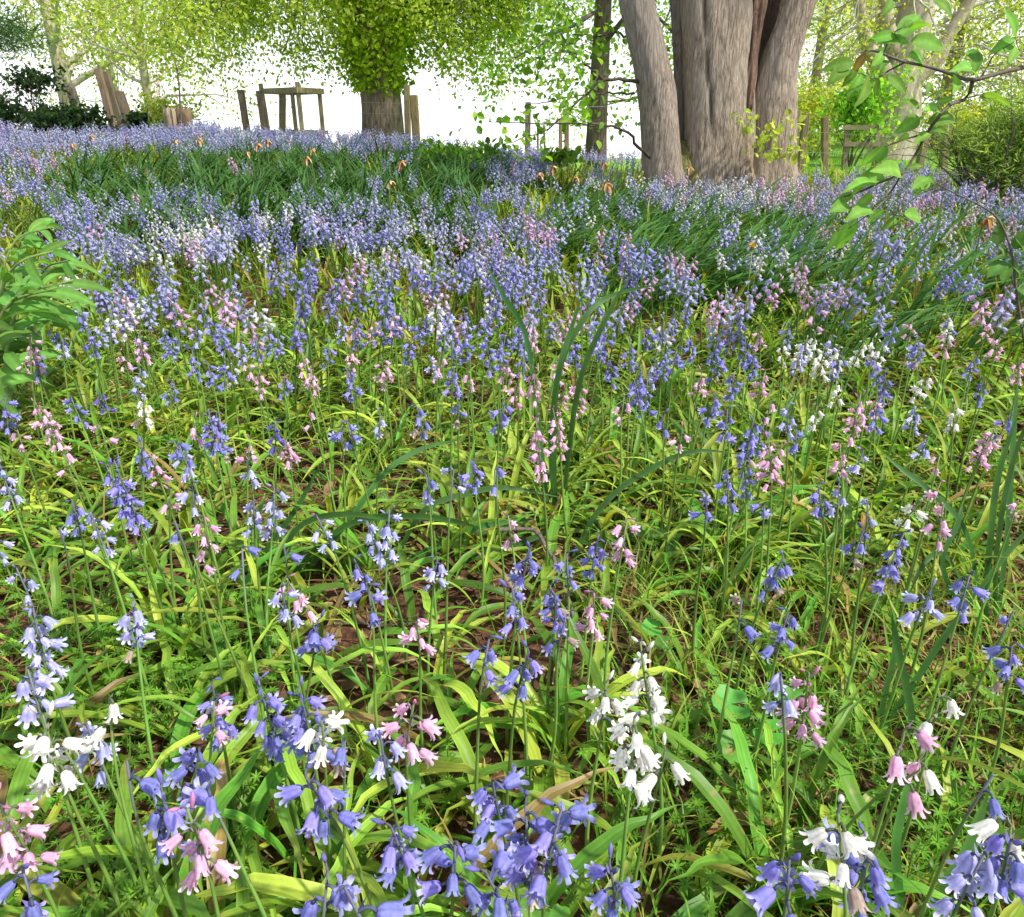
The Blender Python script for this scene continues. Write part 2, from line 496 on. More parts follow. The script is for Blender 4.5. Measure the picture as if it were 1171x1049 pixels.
# ------------------------------------------------------------------ bluebell parts
def bell_shape(geo, base, axis, length, col, segs=12, lod=0, flare=1.0, wide=1.0):
    base = np.asarray(base, float)
    ax = np.asarray(axis, float); ax = ax / np.linalg.norm(ax)
    a = np.cross(ax, [0.2, 0.9, 0.3]); a /= np.linalg.norm(a)
    b = np.cross(ax, a)
    col = np.asarray(col, float)
    if lod == 0:
        prof = [(0.0, 0.09), (0.05, 0.16), (0.2, 0.22), (0.42, 0.245), (0.62, 0.25), (0.76, 0.28)]
    else:
        prof = [(0.0, 0.14), (0.35, 0.29), (0.72, 0.31)]
    th = np.arange(segs) / segs * 2 * np.pi
    ring = np.cos(th)[:, None] * a + np.sin(th)[:, None] * b
    V, C = [], []
    pal = 1 - (1 - col) * 0.62
    even = (np.arange(segs) % 2 == 0)
    for s, r in prof:
        rr = r * wide * (1 + np.where(even, 0.09, -0.09))
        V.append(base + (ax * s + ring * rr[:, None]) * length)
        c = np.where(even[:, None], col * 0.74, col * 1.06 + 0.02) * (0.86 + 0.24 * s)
        C.append(c)
    lob = [(0.93, 0.38, 0.78, 0.31), (0.985, 0.48 * flare, 0.79, 0.315)] if lod == 0 else [(1.0, 0.50 * flare, 0.80, 0.34)]
    if lod == 0:
        lob.append((0.955, 0.585 * flare, 0.792, 0.317))
    for se, re, so_, ro in lob:
        s = np.where(even, se, so_); r = np.where(even, re, ro) * wide
        V.append(base + (ax * s[:, None] + ring * r[:, None]) * length)
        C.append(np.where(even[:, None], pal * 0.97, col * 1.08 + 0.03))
    kk = len(V)
    V = np.concatenate(V); C = np.concatenate(C)
    i = np.arange(kk - 1)[:, None] * segs; j = np.arange(segs)[None]; jn = (j + 1) % segs
    Q = np.stack([i + j, i + jn, i + segs + jn, i + segs + j], -1).reshape(-1, 4)
    geo.add(V, Q, None, np.clip(C, 0, 0.92))

def bud_shape(geo, base, axis, length, col, segs=8, rad=0.17):
    base = np.asarray(base, float); ax = np.asarray(axis, float); ax /= np.linalg.norm(ax)
    k = 6
    s = np.linspace(0, 1, k)
    rr = rad * length * np.sin(np.pi * np.clip(s * 0.9 + 0.08, 0, 1)) ** 0.7
    cols = np.asarray(col)[None] * (0.72 + 0.25 * s)[:, None]
    tube(geo, base + ax * (s * length)[:, None], rr, segs, cols)

def bell_fine(geo, base, axis, length, col, flare, wide, r):
    base = np.asarray(base, float)
    ax = np.asarray(axis, float); ax = ax / np.linalg.norm(ax)
    a = np.cross(ax, [0.2, 0.9, 0.3]); a /= np.linalg.norm(a)
    b = np.cross(ax, a)
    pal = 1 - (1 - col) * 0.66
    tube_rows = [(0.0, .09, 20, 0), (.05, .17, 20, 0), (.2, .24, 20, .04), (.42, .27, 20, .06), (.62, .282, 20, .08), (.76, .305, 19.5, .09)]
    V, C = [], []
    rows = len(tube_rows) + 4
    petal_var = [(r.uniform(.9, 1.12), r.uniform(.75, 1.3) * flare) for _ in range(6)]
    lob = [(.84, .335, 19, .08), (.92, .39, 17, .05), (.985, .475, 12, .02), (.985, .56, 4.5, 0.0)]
    for k, (s_, rad, half, ridge) in enumerate(tube_rows + lob):
        for p in range(6):
            pv, fv = petal_var[p]
            for q in (-1, 0, 1):
                th = math.radians(p * 60 + q * half)
                rr = rad
                if k >= len(tube_rows):
                    rr = .305 + (rad - .305) * fv
                    ss = .76 + (s_ - .76) * pv
                    if fv > 1.15 and k == rows - 1: ss -= .06
                else:
                    ss = s_
                rr *= wide * (1 + (ridge if q == 0 else -ridge * .6))
                V.append(base + (ax * ss + (a * math.cos(th) + b * math.sin(th)) * rr) * length)
                t_ = min(1, ss)
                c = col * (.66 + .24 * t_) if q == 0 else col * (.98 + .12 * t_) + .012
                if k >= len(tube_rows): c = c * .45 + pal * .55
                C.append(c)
    Q = []
    for k in range(rows - 1):
        for j in range(18):
            jn = (j + 1) % 18
            if k >= len(tube_rows) - 1 and j % 3 == 2: continue
            Q.append([k * 18 + j, k * 18 + jn, k * 18 + 18 + jn, k * 18 + 18 + j])
    geo.add(V, Q, None, np.clip(np.array(C), 0, .92))

def bell_mesh(kind, var):
    r = random.Random(hash((kind, var)) & 0xffff if False else (ord(kind) * 31 + var))
    col = np.array(PET[kind]) * r.uniform(0.92, 1.08)
    geo = Geo()
    droop = [0.15, 0.45, 0.8, 0.3, 1.15, 0.6, 0.95][var % 7]       # angle of the bell from straight down
    pl = r.uniform(0.005, 0.0085)
    p = [(0, 0, 0), (pl * 0.5, 0, pl * 0.35), (pl * 0.95, 0, pl * 0.25), (pl * 1.2, 0, -pl * 0.12)]
    pc = np.array([0.16, 0.20, 0.10]) if kind in 'WP' else np.array([0.12, 0.13, 0.22])
    tube(geo, catmull(p, 6), 0.0011, 5, pc)
    ax = (math.sin(droop), r.uniform(-.15, .15), -math.cos(droop))
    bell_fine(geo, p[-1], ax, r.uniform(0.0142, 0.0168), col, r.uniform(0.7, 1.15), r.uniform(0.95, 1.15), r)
    br = np.array([p[0], (0.003, 0.001, 0.004), (0.005, 0.002, 0.009)])
    ribbon(geo, br, 0.0026, (0, 1, 0), 0.1, np.array(PET[kind]) * 0.7)
    return geo.mesh('bell', M_PETAL)

def bud_mesh(kind, var):
    r = random.Random(ord(kind) * 57 + var)
    geo = Geo()
    col = np.array(PET[kind]) * (0.78 if kind in 'BLD' else 0.95)
    if kind == 'P':
        col = np.array((0.72, 0.30, 0.48))
    p = [(0, 0, 0), (0.002, 0, 0.003), (0.005, 0, 0.003)]
    tube(geo, catmull(p, 4), 0.0010, 5, (0.14, 0.15, 0.18))
    ax = [(0.8, 0.1, 0.2), (1, 0, -0.5), (0.5, 0, 0.8)][var % 3]
    bud_shape(geo, p[-1], ax, r.uniform(0.0095, 0.0125), col)
    return geo.mesh('bud', M_PETAL)

NB, ND = 7, 3
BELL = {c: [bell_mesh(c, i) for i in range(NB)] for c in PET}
BUD = {c: [bud_mesh(c, i) for i in range(ND)] for c in PET}

def strap_pts(L, rise, curl, segs, zmin=0.004):
    th, x, z = rise, 0.0, 0.0
    ds = L / segs
    o = [(0, 0, 0)]
    for i in range(segs):
        s = (i + 0.5) / segs
        th = rise - curl * s ** 1.4
        x += math.cos(th) * ds; z += math.sin(th) * ds
        if z < zmin:
            z = zmin + rnd.uniform(0, .002)
        o.append((x, rnd.uniform(-.02, .02) * L * s, z))
    return np.array(o)

def strap_leaf(geo, L, W, rise, curl, col, tip, segs=10, fold=0.2, fine=False):
    p = strap_pts(L, rise, curl, segs)
    tw = rnd.uniform(-0.7, 0.7)
    s = np.linspace(0, 1, len(p))
    side = np.stack([np.zeros_like(s), np.cos(tw * s), np.sin(tw * s)], 1)
    ribbon(geo, p, W, side, fold, col, tip, base_w=0.75, pw=0.8, fine=fine)

def tip_for(c):
    q = rnd.random()
    if q < 0.22: return STRAW * rnd.uniform(.7, 1.1)
    if q < 0.55: return c * 0.5 + YGREEN * 0.6
    return c

LEAFM = []
for i in range(26):
    geo = Geo(); c = leaf_green()
    if i % 9 == 8: c = STRAW * 0.25 + YGREEN * 0.7
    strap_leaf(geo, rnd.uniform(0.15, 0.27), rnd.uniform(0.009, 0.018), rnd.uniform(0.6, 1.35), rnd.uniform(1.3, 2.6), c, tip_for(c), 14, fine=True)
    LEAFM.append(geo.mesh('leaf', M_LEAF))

WORDS = 'no one two three four five six seven eight nine ten eleven twelve thirteen fourteen fifteen sixteen seventeen eighteen nineteen twenty'.split()
PLANTS = []

def bluebell(base, h, kind, nb, lean=(0, 0), nod=0.0, leaves=4, one_side=None, mixed=None):
    root = thing('bluebell', '', 'bluebell', base, 'bluebells in the near half of the bed')
    n = 10
    s = np.linspace(0, 1, n)
    lx, ly = lean
    na = math.atan2(ly, lx) if (lx or ly) else rnd.uniform(0, 6.28)
    px = lx * s ** 1.6 + math.cos(na) * nod * np.clip(s - .75, 0, 1) ** 1.5
    py = ly * s ** 1.6 + math.sin(na) * nod * np.clip(s - .75, 0, 1) ** 1.5
    wob = rnd.uniform(-.006, .006)
    pts = np.stack([px + wob * np.sin(s * 5), py + wob * np.cos(s * 4) - wob, h * s], 1)
    geo = Geo()
    gcol = np.array([0.17, 0.30, 0.055]) * rnd.uniform(0.7, 1.25)
    topc = np.array([0.13, 0.12, 0.20]) if kind in 'BLD' else np.array([0.17, 0.22, 0.08])
    f = sst(0.74, 1, s)[:, None]
    tube(geo, pts, np.linspace(0.0026, 0.0010, n), 6, gcol * (1 - f) + topc * f)
    geo.obj('stem', M_STEM, root)
    nbud = max(1, int(nb * rnd.uniform(0.15, 0.35))) if nb > 2 else 0
    span = min(0.32, (0.012 + 0.0050 * (nb + nbud)) / h)
    az = rnd.uniform(0, 6.28)
    tot = nb + nbud
    age = 1.0 - .22 * float(sst(.42, .85, base[1]))
    for q in range(tot):
        fr = 1 - span + span * (q / max(1, tot - 1)) * 0.99
        i = fr * (n - 1); i0 = min(int(i), n - 2); tt = i - i0
        p = pts[i0] * (1 - tt) + pts[i0 + 1] * tt
        az += 2.4 + rnd.uniform(-.5, .5)
        a2 = az if one_side is None else one_side + rnd.uniform(-1.2, 1.2)
        open_ = q < nb
        me = rnd.choice(BELL['F' if q < 2 and rnd.random() < .07 else kind]) if open_ else rnd.choice(BUD[kind])
        o = link('bell' if open_ else 'bud', me, root)
        o.location = p
        sc = rnd.uniform(0.82, 1.2) * age * (1.0 if open_ else 1.0 - 0.35 * (q - nb) / max(1, nbud))
        o.scale = (sc, sc, sc)
        o.rotation_euler = (rnd.uniform(-.2, .2), rnd.uniform(-.25, .2), a2)
    for q in range(leaves):
        o = link('leaf', rnd.choice(LEAFM), root)
        a = rnd.uniform(0, 6.28)
        o.location = (0.008 * math.cos(a), 0.008 * math.sin(a), 0)
        o.rotation_euler = (0, 0, a + rnd.uniform(-.2, .2))
        sc = rnd.uniform(0.75, 1.2) * (1 - .15 * float(sst(.5, .9, base[1])))
        o.scale = (sc, sc * rnd.uniform(.8, 1.3), sc)
    PLANTS.append(dict(o=root, kind=kind, nb=nb, top=Vector(base) + Vector(pts[int(n * 0.88)]), base=Vector(base)))
    return root

# (u, v) of the flower head in the photograph, colour, open bells
HEADS = '''53,726,L,11 40,793,L,4 74,845,W,6 119,850,L,4 93,867,W,3 135,815,W,2 21,945,P,9 17,1040,B,4 158,718,L,7 246,815,B,9 229,880,B,5
309,812,B,10 345,825,B,11 366,850,W,4 392,868,B,2 366,920,B,6 211,985,P,7 197,935,B,5 262,910,B,2 356,740,B,4 158,878,B,1 330,692,L,4
382,1015,B,3 232,830,P,3 460,970,B,7 573,912,B,6 601,975,B,9 640,960,B,7 510,1010,B,5 562,1035,B,6 689,1032,B,5 420,1032,B,3 735,765,W,10
686,815,W,5 721,868,W,7 752,890,W,3 448,852,L,4 476,830,P,6 473,733,P,4 556,748,B,3 601,765,B,4 587,697,B,4 630,712,B,5 647,722,B,3
672,718,P,7 445,615,L,8 410,660,B,4 416,693,B,3 500,662,L,4 602,652,B,5 683,638,B,6 708,628,P,6 585,608,P,3 650,655,B,3 629,690,B,3
547,546,B,5 487,563,B,3 521,550,L,2 571,550,B,2 480,485,B,5 520,440,B,6 615,500,P,12 612,440,P,8 660,455,P,10 697,430,B,6 714,468,P,4
741,454,B,8 757,488,B,3 779,505,P,3 431,488,L,3 404,498,B,3 576,475,B,4 441,433,P,5 540,434,P,3 527,471,B,3 873,440,P,4 838,444,B,5
829,492,B,6 855,512,B,8 848,546,B,8 878,532,P,8 902,480,L,5 908,509,B,3 880,471,P,2 931,478,W,4 959,529,P,6 984,529,L,3 979,475,P,9
1010,440,B,8 1058,446,W,6 1088,476,W,4 1044,485,L,6 1133,509,P,8 1163,427,P,6 1058,512,L,3 1071,536,P,2 938,570,B,4 959,570,L,3
989,590,L,2 805,584,B,3 872,589,B,2 1041,597,W,4 1068,570,P,3 1075,594,P,4 983,625,B,4 1024,645,B,8 1058,686,L,4 1102,683,B,4 1153,717,B,1
885,666,B,6 844,710,B,2 897,720,B,4 1160,590,P,2 921,800,P,9 894,793,L,3 1151,754,B,5 1070,810,W,2 1028,867,P,2 1039,898,P,2 958,972,W,6
982,1015,B,7 901,1028,B,4 1112,1010,L,5 1144,997,B,6 1155,965,W,2 1119,902,B,1 1051,857,W,1 10,556,L,6 27,430,P,4 53,488,P,10 24,498,P,3
89,471,B,6 113,464,D,5 164,475,W,6 116,502,P,2 82,532,P,2 147,553,B,12 160,526,B,5 186,536,P,4 194,577,P,3 201,529,B,5 218,526,L,5
253,492,B,12 229,492,P,3 287,519,P,3 280,546,L,3 314,505,D,6 328,522,P,5 82,597,B,4 113,615,L,6 61,621,L,1 218,574,L,3 235,618,P,5
229,645,P,1 310,590,L,7 283,642,B,2 321,638,B,1 334,686,P,5 201,615,B,1 3,628,L,4 15,673,L,3 369,611,L,4 355,485,P,2 167,437,L,6
201,447,B,4 256,430,B,6 389,502,B,3 37,405,P,8 45,418,B,6 10,470,B,6 300,437,P,5 330,440,B,4 286,425,P,4 350,423,P,8 143,415,P,4 110,400,B,6
60,390,B,4 35,390,B,5 92,372,B,5 128,384,L,4 190,398,B,6 222,418,B,7 405,415,P,6 440,420,P,4 470,405,B,6 505,420,P,6 520,395,B,9 560,410,B,7
580,430,P,5 600,418,B,5 640,425,P,6 655,405,B,6 690,400,B,6 720,410,B,5 760,420,B,7 790,400,B,6 825,425,B,6 850,405,B,7 870,390,P,5
895,405,W,5 930,400,W,10 940,415,W,8 985,405,W,7 1005,410,W,6 960,420,B,4 1045,400,L,6 1080,395,P,5 1110,420,B,5 1140,400,P,6
730,440,B,5 800,440,P,4 815,470,B,5 955,450,W,4 1120,455,B,4 1000,480,B,5 1150,490,B,4 500,380,P,6 425,385,P,8 460,375,B,7
505,372,B,9 530,380,P,6 610,385,P,7 650,370,P,7 560,375,B,6 690,375,B,6 755,385,B,7 770,372,B,7 845,380,B,7 900,385,L,5 1020,385,B,6
1085,375,B,6 1130,380,P,5 280,400,L,6 310,395,B,6 340,388,B,5 255,385,B,6 375,405,B,5 388,380,L,6 165,400,B,5 150,378,W,4 60,345,W,6 78,330,W,8'''
def bare(u, v):
    for cu, cv, ru, rv in ((560, 775, 120, 55), (420, 760, 60, 70), (390, 870, 40, 70), (1010, 730, 170, 45), (820, 880, 60, 60), (700, 970, 70, 50), (330, 540, 70, 40),
                           (500, 600, 70, 30), (850, 740, 60, 30), (1000, 850, 90, 60), (300, 610, 60, 40), (1100, 900, 60, 40), (540, 1000, 60, 40)):
        if ((u - cu) / ru) ** 2 + ((v - cv) / rv) ** 2 < 1:
            return True
    return False

heads = []
for tok in HEADS.split():
    u, v, c, n = tok.split(',')
    heads.append((float(u), float(v), c, int(n)))

def place_head(u, v, c, n, h=None):
    h = h or rnd.gauss(0.285, 0.024)
    h = min(max(h, 0.235), 0.335)
    zc = h - min(0.04, 0.012 + 0.004 * n)
    p = at_z(u, v, zc + gz(0, 1))
    zg = gz(p.x, p.y)
    p = at_z(u, v, zc + zg)
    lean = (rnd.gauss(0, .022), rnd.gauss(0, .02))
    x, y = p.x - lean[0], p.y - lean[1]
    n = n + (1 if n > 3 else 0)
    bluebell((x, y, gz(x, y) - 0.002), h, c, n, lean, rnd.uniform(0, .05), (2 if bare(*proj(x, y, 0.02)) else 4) if y < 1.3 else 3)
    return x, y

taken = []
for hd in heads:
    taken.append(place_head(*hd))
for u, v, c, n in heads:
    if n >= 7 and v < 640 and len(PLANTS) < 292:
        taken.append(place_head(u + rnd.choice((-1, 1)) * rnd.uniform(9, 17), v + rnd.uniform(-10, 14), c, n - 2))
YMAX_IND = 2.3

# colour and density of the rest, as the photograph shows them (u, v of the flower heads)
CLUST = [(420, 290, 30, 'W'), (205, 275, 45, 'W'), (228, 268, 20, 'P'), (265, 325, 30, 'L'), (245, 340, 30, 'P'), (290, 345, 40, 'L'), (490, 350, 38, 'P'),
         (640, 358, 40, 'P'), (745, 265, 22, 'P'), (480, 250, 70, 'L'), (320, 240, 25, 'W'), (870, 262, 70, 'L'), (840, 215, 70, 'W'), (900, 235, 80, 'P'),
         (1075, 255, 50, 'P'), (940, 340, 40, 'P'), (965, 365, 25, 'W'), (1110, 340, 40, 'P'), (640, 215, 70, 'L'), (700, 200, 60, 'W'), (60, 190, 35, 'P'),
         (80, 150, 90, 'L'), (1000, 215, 70, 'L'), (770, 190, 40, 'P'), (70, 330, 25, 'W'), (600, 265, 60, 'B'), (370, 350, 60, 'B'), (210, 230, 60, 'B')]

def colour_at(u, v):
    for cu, cv, r, k in CLUST:
        d = math.hypot(u - cu, (v - cv) * 1.5) / r
        if d < 1 and rnd.random() < 0.62 * (1 - d * 0.6):
            return k
    q = rnd.random()
    if u > 760 and v < 300:
        return 'L' if q < .58 else 'B' if q < .68 else 'P' if q < .83 else 'W'
    if v < 260: return 'L' if q < .68 else 'B' if q < .90 else 'P' if q < .96 else 'W'
    return 'B' if q < .34 else 'L' if q < .78 else 'P' if q < .91 else 'W'

def ell(u, v, cu, cv, ru, rv, rot=0.0):
    a, b = u - cu, v - cv
    c, s = math.cos(rot), math.sin(rot)
    return ((a * c + b * s) / ru) ** 2 + ((-a * s + b * c) / rv) ** 2 < 1

def dens(u, v):
    if ell(u, v, 30, 310, 75, 80): return 12
    if 70 < u < 560 and 168 < v < 236: return 7 if v < 218 else 45
    if u <= 70 and v < 240: return 85
    if v < 172 and u < 340: return 95
    if ell(u, v, 760, 235, 170, 52, 0.1): return 14
    if ell(u, v, 1015, 330, 135, 66, -0.3): return 26
    if u > 900 and 190 < v < 250: return 75
    if v < 400 and u < 640: return 92
    if v < 240: return 70
    return 56

def daffy(u, v):
    return (60 < u < 570 and 166 < v < 246) or ell(u, v, 760, 235, 175, 55, 0.1) or ell(u, v, 1015, 330, 140, 70, -0.3)

mid, far = [], []
cells = 0
ind_extra = []
for _ in range(24000):
    y = math.sqrt(rnd.uniform(1.55 ** 2, 9.3 ** 2))
    x = rnd.uniform(-1, 1) * (0.70 * y + 0.45)
    h = rnd.gauss(0.285, 0.03)
    zg = gz(x, y)
    u, v = proj(x, y, zg + h - 0.03)
    full = 24000 / ((9.3 ** 2 - 1.55 ** 2) * 0.7 + 0.9 * 7.75)     # samples per square metre
    d = dens(u, v) * (0.72 if y > YMAX_IND else 1.35)
    if 725 < u < 925 and 4.9 < y < 5.95: d = 95
    if math.hypot((x - 1.95) / 0.75, (y - 6.35) / 0.42) < 1: continue
    if x / y > .22 and y > 7.0 + .25 * math.sin(x * 4): continue
    if rnd.random() > d / full: continue
    c = colour_at(u, v)
    if y < YMAX_IND:
        if min((x - a) ** 2 + (y - b) ** 2 for a, b in taken) > 0.05 ** 2 and -30 < u < 1200:
            ind_extra.append((x, y, h, c))
        continue
    (mid if y < 3.6 else far).append((x, y, zg, h, c))
    for _k in range(rnd.choice((0, 0, 1, 1, 2, 3))):
        x2, y2 = x + rnd.gauss(0, .035), y + rnd.gauss(0, .035)
        c2 = c if rnd.random() < .8 else colour_at(u, v)
        if y2 > YMAX_IND: (mid if y < 3.6 else far).append((x2, y2, gz(x2, y2), h + rnd.gauss(0, .025), c2))
ind_extra.sort(key=lambda q: q[1])
NEED_ = max(0, 300 - len(PLANTS))
mid += [(x, y, gz(x, y), h, c) for x, y, h, c in ind_extra[NEED_:]]
for x, y, h, c in ind_extra[:NEED_]:
    bluebell((x, y, gz(x, y) - .002), h, c, rnd.randint(4, 10), (rnd.gauss(0, .02), rnd.gauss(0, .02)), rnd.uniform(0, .04), 2)

# low detail plants for the drift beyond
def plant_proto(seed, lod):
    r = random.Random(seed)
    geo = Geo()
    n = 4 if lod else 5
    lx, ly = r.gauss(0, .16), r.gauss(0, .16)
    s = np.linspace(0, 1, n)
    pts = np.stack([lx * s ** 1.5, ly * s ** 1.5, s], 1)
    gcol = np.array([0.13, 0.24, 0.04])
    tube(geo, pts, np.linspace(0.0105, 0.005, n), 3 if lod else 4, gcol)
    nv0 = geo.n
    az = r.uniform(0, 6)
    nb = r.randint(7, 14)
    for q in range(nb):
        fr = 0.76 + 0.24 * q / (nb - 1)
        p = np.array([lx * fr ** 1.5, ly * fr ** 1.5, fr])
        az += 2.4 + r.uniform(-.4, .4)
        d = np.array([math.cos(az), math.sin(az), 0])
        dr = r.uniform(0.35, 1.2)
        up = q > nb - 3
        b = p + d * r.uniform(0.02, 0.045) + np.array([0, 0, 0.01])
        ax = d * math.sin(dr) + np.array([0, 0, -math.cos(dr)])
        f = r.uniform(0.78, 1.15)
        if up:
            bud_shape(geo, p, d * 0.6 + np.array([0, 0, 0.8]), 0.05, (f * .8,) * 3, 5 if lod == 0 else 4, .2)
        elif lod == 0:
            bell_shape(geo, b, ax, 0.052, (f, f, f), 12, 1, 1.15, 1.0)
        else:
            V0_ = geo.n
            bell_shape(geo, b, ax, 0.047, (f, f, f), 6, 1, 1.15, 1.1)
    P = geo.flat()
    mask = (np.arange(len(P[0])) >= nv0).astype(float)
    return P, mask

def drift(name, sets, label):
    geo = Geo()
    for items, lod in sets:
        protos = [plant_proto(100 + i + lod * 50, lod) for i in range(12)]
        which = [rnd.randrange(12) for _ in items]
        for k in range(12):
            it = [q for q, wv in zip(items, which) if wv == k]
            if not it: continue
            loc = np.array([(q[0], q[1], q[2] - .005) for q in it])
            hh = np.array([min(max(q[3], .2), .36) for q in it])
            tint = np.array([(np.array(PET[q[4]]) * .8 + np.array((.14, .14, .18))) * rnd.uniform(.85, 1.15) for q in it])
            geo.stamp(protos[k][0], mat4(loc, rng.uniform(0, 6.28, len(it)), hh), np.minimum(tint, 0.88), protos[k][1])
    tag(geo.obj(name, M_PETAL), label, 'bluebells', kind='stuff')

drift('bluebell_drift', [(mid, 0), (far, 1)], 'dense drift of blue, pink and white bluebells reaching back to the trees')

# ------------------------------------------------------------------ strap leaves carpeting the soil
lp = []
for i in range(30):
    geo = Geo(); c = np.ones(3)
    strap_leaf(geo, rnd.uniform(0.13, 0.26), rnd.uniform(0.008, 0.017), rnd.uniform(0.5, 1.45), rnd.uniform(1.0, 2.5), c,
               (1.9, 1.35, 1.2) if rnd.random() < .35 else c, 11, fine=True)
    lp.append(geo.flat())
lpf = []
for i in range(16):
    geo = Geo(); c = np.ones(3)
    strap_leaf(geo, rnd.uniform(0.17, 0.28), rnd.uniform(0.010, 0.018), rnd.uniform(0.9, 1.5), rnd.uniform(0.6, 2.0), c, (1.6, 1.2, 1.1), 5)
    lpf.append(geo.flat())
leaf_geo = Geo()
groups_near = {i: [] for i in range(30)}
groups_far = {i: [] for i in range(16)}

HERB_AT = [tuple(on_ground(u, v))[:2] for u, v in ((850, 868), (838, 835), (872, 872), (745, 745))]

def tuft(x, y, n, grp, k, sc=1.0):
    if min((x - a) ** 2 + (y - b) ** 2 for a, b in HERB_AT) < .085 ** 2: return
    zg = gz(x, y)
    base = leaf_green()
    for _ in range(n):
        c = base * rnd.uniform(.75, 1.3)
        if rnd.random() < .05: c = STRAW * rnd.uniform(.6, 1.1)
        a = rnd.uniform(0, 6.28)
        rr = rnd.uniform(0, .022)
        grp[rnd.randrange(k)].append((x + rr * math.cos(a), y + rr * math.sin(a), zg - .002, a + rnd.uniform(-.5, .5), sc * rnd.uniform(.7, 1.25), c))

for _ in range(2500):
    y = math.sqrt(rnd.uniform(0.25 ** 2, 2.9 ** 2))
    x = rnd.uniform(-1, 1) * (0.70 * y + 0.35)
    u, v = proj(x, y, 0.02)
    if bare(u, v) and rnd.random() < .95: continue
    n = rnd.randint(3, 6)
    if u < 330 and v > 800: n += 3
    if u > 820 and v > 760 and rnd.random() < .5: continue
    if rnd.random() > (0.5 if v > 640 else .95): continue
    tuft(x, y, n, groups_near, 30, 1.05 - .27 * float(sst(.45, .9, y)))
for _ in range(5200):
    y = math.sqrt(rnd.uniform(2.8 ** 2, 9.2 ** 2))
    x = rnd.uniform(-1, 1) * (0.70 * y + 0.45)
    tuft(x, y, rnd.randint(3, 4), groups_far, 16, 1.0)
for grp, ps in ((groups_near, lp), (groups_far, lpf)):
    for k, it in grp.items():
        if not it: continue
        A = np.array([q[:5] for q in it]); C = np.array([q[5] for q in it])
        M = mat4(A[:, :3], A[:, 3], A[:, 4], rng.normal(0, .12, len(A)), rng.uniform(0, 6.28, len(A)))
        leaf_geo.stamp(ps[k], M, C)
tag(leaf_geo.obj('bluebell_leaves', M_LEAF), 'yellow green strap leaves flopping over the soil between the flower stalks', 'leaves', kind='stuff')

# ------------------------------------------------------------------ leaf litter, straw, cleavers, grass
lit = Geo()
fl = []
for i in range(8):
    geo = Geo()
    n = 5
    s = np.linspace(0, 1, n)
    cu = rnd.uniform(-.5, .8)
    p = np.stack([s - .5, .05 * np.sin(s * 4 + i), cu * (s - .5) ** 2], 1)
    ribbon(geo, p, rnd.uniform(.35, .6), (0, 1, rnd.uniform(-.3, .3)), rnd.uniform(-.15, .3), (1, 1, 1), base_w=.3)
    fl.append(geo.flat())
for k in range(8):
    n = 620
    y = np.sqrt(rng.uniform(.2 ** 2, 2.5 ** 2, n)); x = rng.uniform(-1, 1, n) * (.7 * y + .35)
    loc = np.stack([x, y, g(x, y) + rng.uniform(.002, .012, n)], 1)
    tint = np.array([(.16, .085, .045), (.26, .15, .08), (.10, .055, .035), (.36, .25, .13)])[rng.integers(0, 4, n)] * rng.uniform(.7, 1.2, (n, 1))
    lit.stamp(fl[k], mat4(loc, rng.uniform(0, 6.28, n), rng.uniform(.012, .05, n), rng.normal(0, .4, n), rng.uniform(0, 6.28, n)), tint)
n = 4200
y = np.sqrt(rng.uniform(.2 ** 2, 2.4 ** 2, n)); x = rng.uniform(-1, 1, n) * (.7 * y + .35)
geo = Geo(); ribbon(geo, np.array([(-.5, 0, 0), (-.2, .03, .03), (.2, -.02, .03), (.5, .05, 0)]), .03, (0, 1, 0), .1, (1, 1, 1), base_w=.8)
tint = np.array([(.40, .30, .15), (.22, .13, .07), (.12, .07, .045), (.30, .26, .10)])[rng.integers(0, 4, n)] * rng.uniform(.7, 1.2, (n, 1))
lit.stamp(geo.flat(), mat4(np.stack([x, y, g(x, y) + rng.uniform(.004, .02, n)], 1), rng.uniform(0, 6.28, n), rng.uniform(.03, .13, n), rng.normal(0, .15, n), rng.uniform(0, 6.28, n)), tint)
tag(lit.obj('leaf_litter', M_DRY), 'dead brown leaves and straw scattered on the soil', 'leaf litter', kind='stuff')

cl = Geo()
for i in range(6):
    geo = Geo()
    hgt = rnd.uniform(.05, .10)
    lx, ly = rnd.uniform(-.03, .03), rnd.uniform(-.03, .03)
    tube(geo, [(0, 0, 0), (lx * .4, ly * .4, hgt * .6), (lx, ly, hgt)], .0009, 4, (.8, .9, .7))
    for k, f in enumerate((.35, .68, 1.0)):
        c = np.array([lx * f ** 1.5, ly * f ** 1.5, hgt * f])
        nn = rnd.randint(6, 8)
        Lw = .0125 * (1.15 - .4 * f)
        for q in range(nn):
            a = q / nn * 6.283 + k
            d = np.array([math.cos(a), math.sin(a), .35])
            ribbon(geo, np.stack([c, c + d * Lw * .5, c + d * Lw * (1, 1, .5)]), .0026, (-math.sin(a), math.cos(a), 0), .1, (1, 1, 1), base_w=.4)
    P = geo.flat()
    pts = []
    while len(pts) < 240:
        y = math.sqrt(rnd.uniform(.22 ** 2, 1.35 ** 2)); x = rnd.uniform(-1, 1) * (.7 * y + .35)
        u, v = proj(x, y, .04)
        pr = 0.9 if (u > 770 and v > 790) else .75 if (u < 330 and v > 700) else .3 if (v > 880) else .035
        if rnd.random() < pr: pts.append((x, y, gz(x, y)))
    n = len(pts)
    tint = (GREEN * .8 + np.array([0, .03, 0]))[None] * rng.uniform(.6, 1.3, (n, 1))
    cl.stamp(P, mat4(pts, rng.uniform(0, 6.28, n), rng.uniform(.45, 1.15, n), rng.normal(0, .35, n), rng.uniform(0, 6.28, n)), tint)
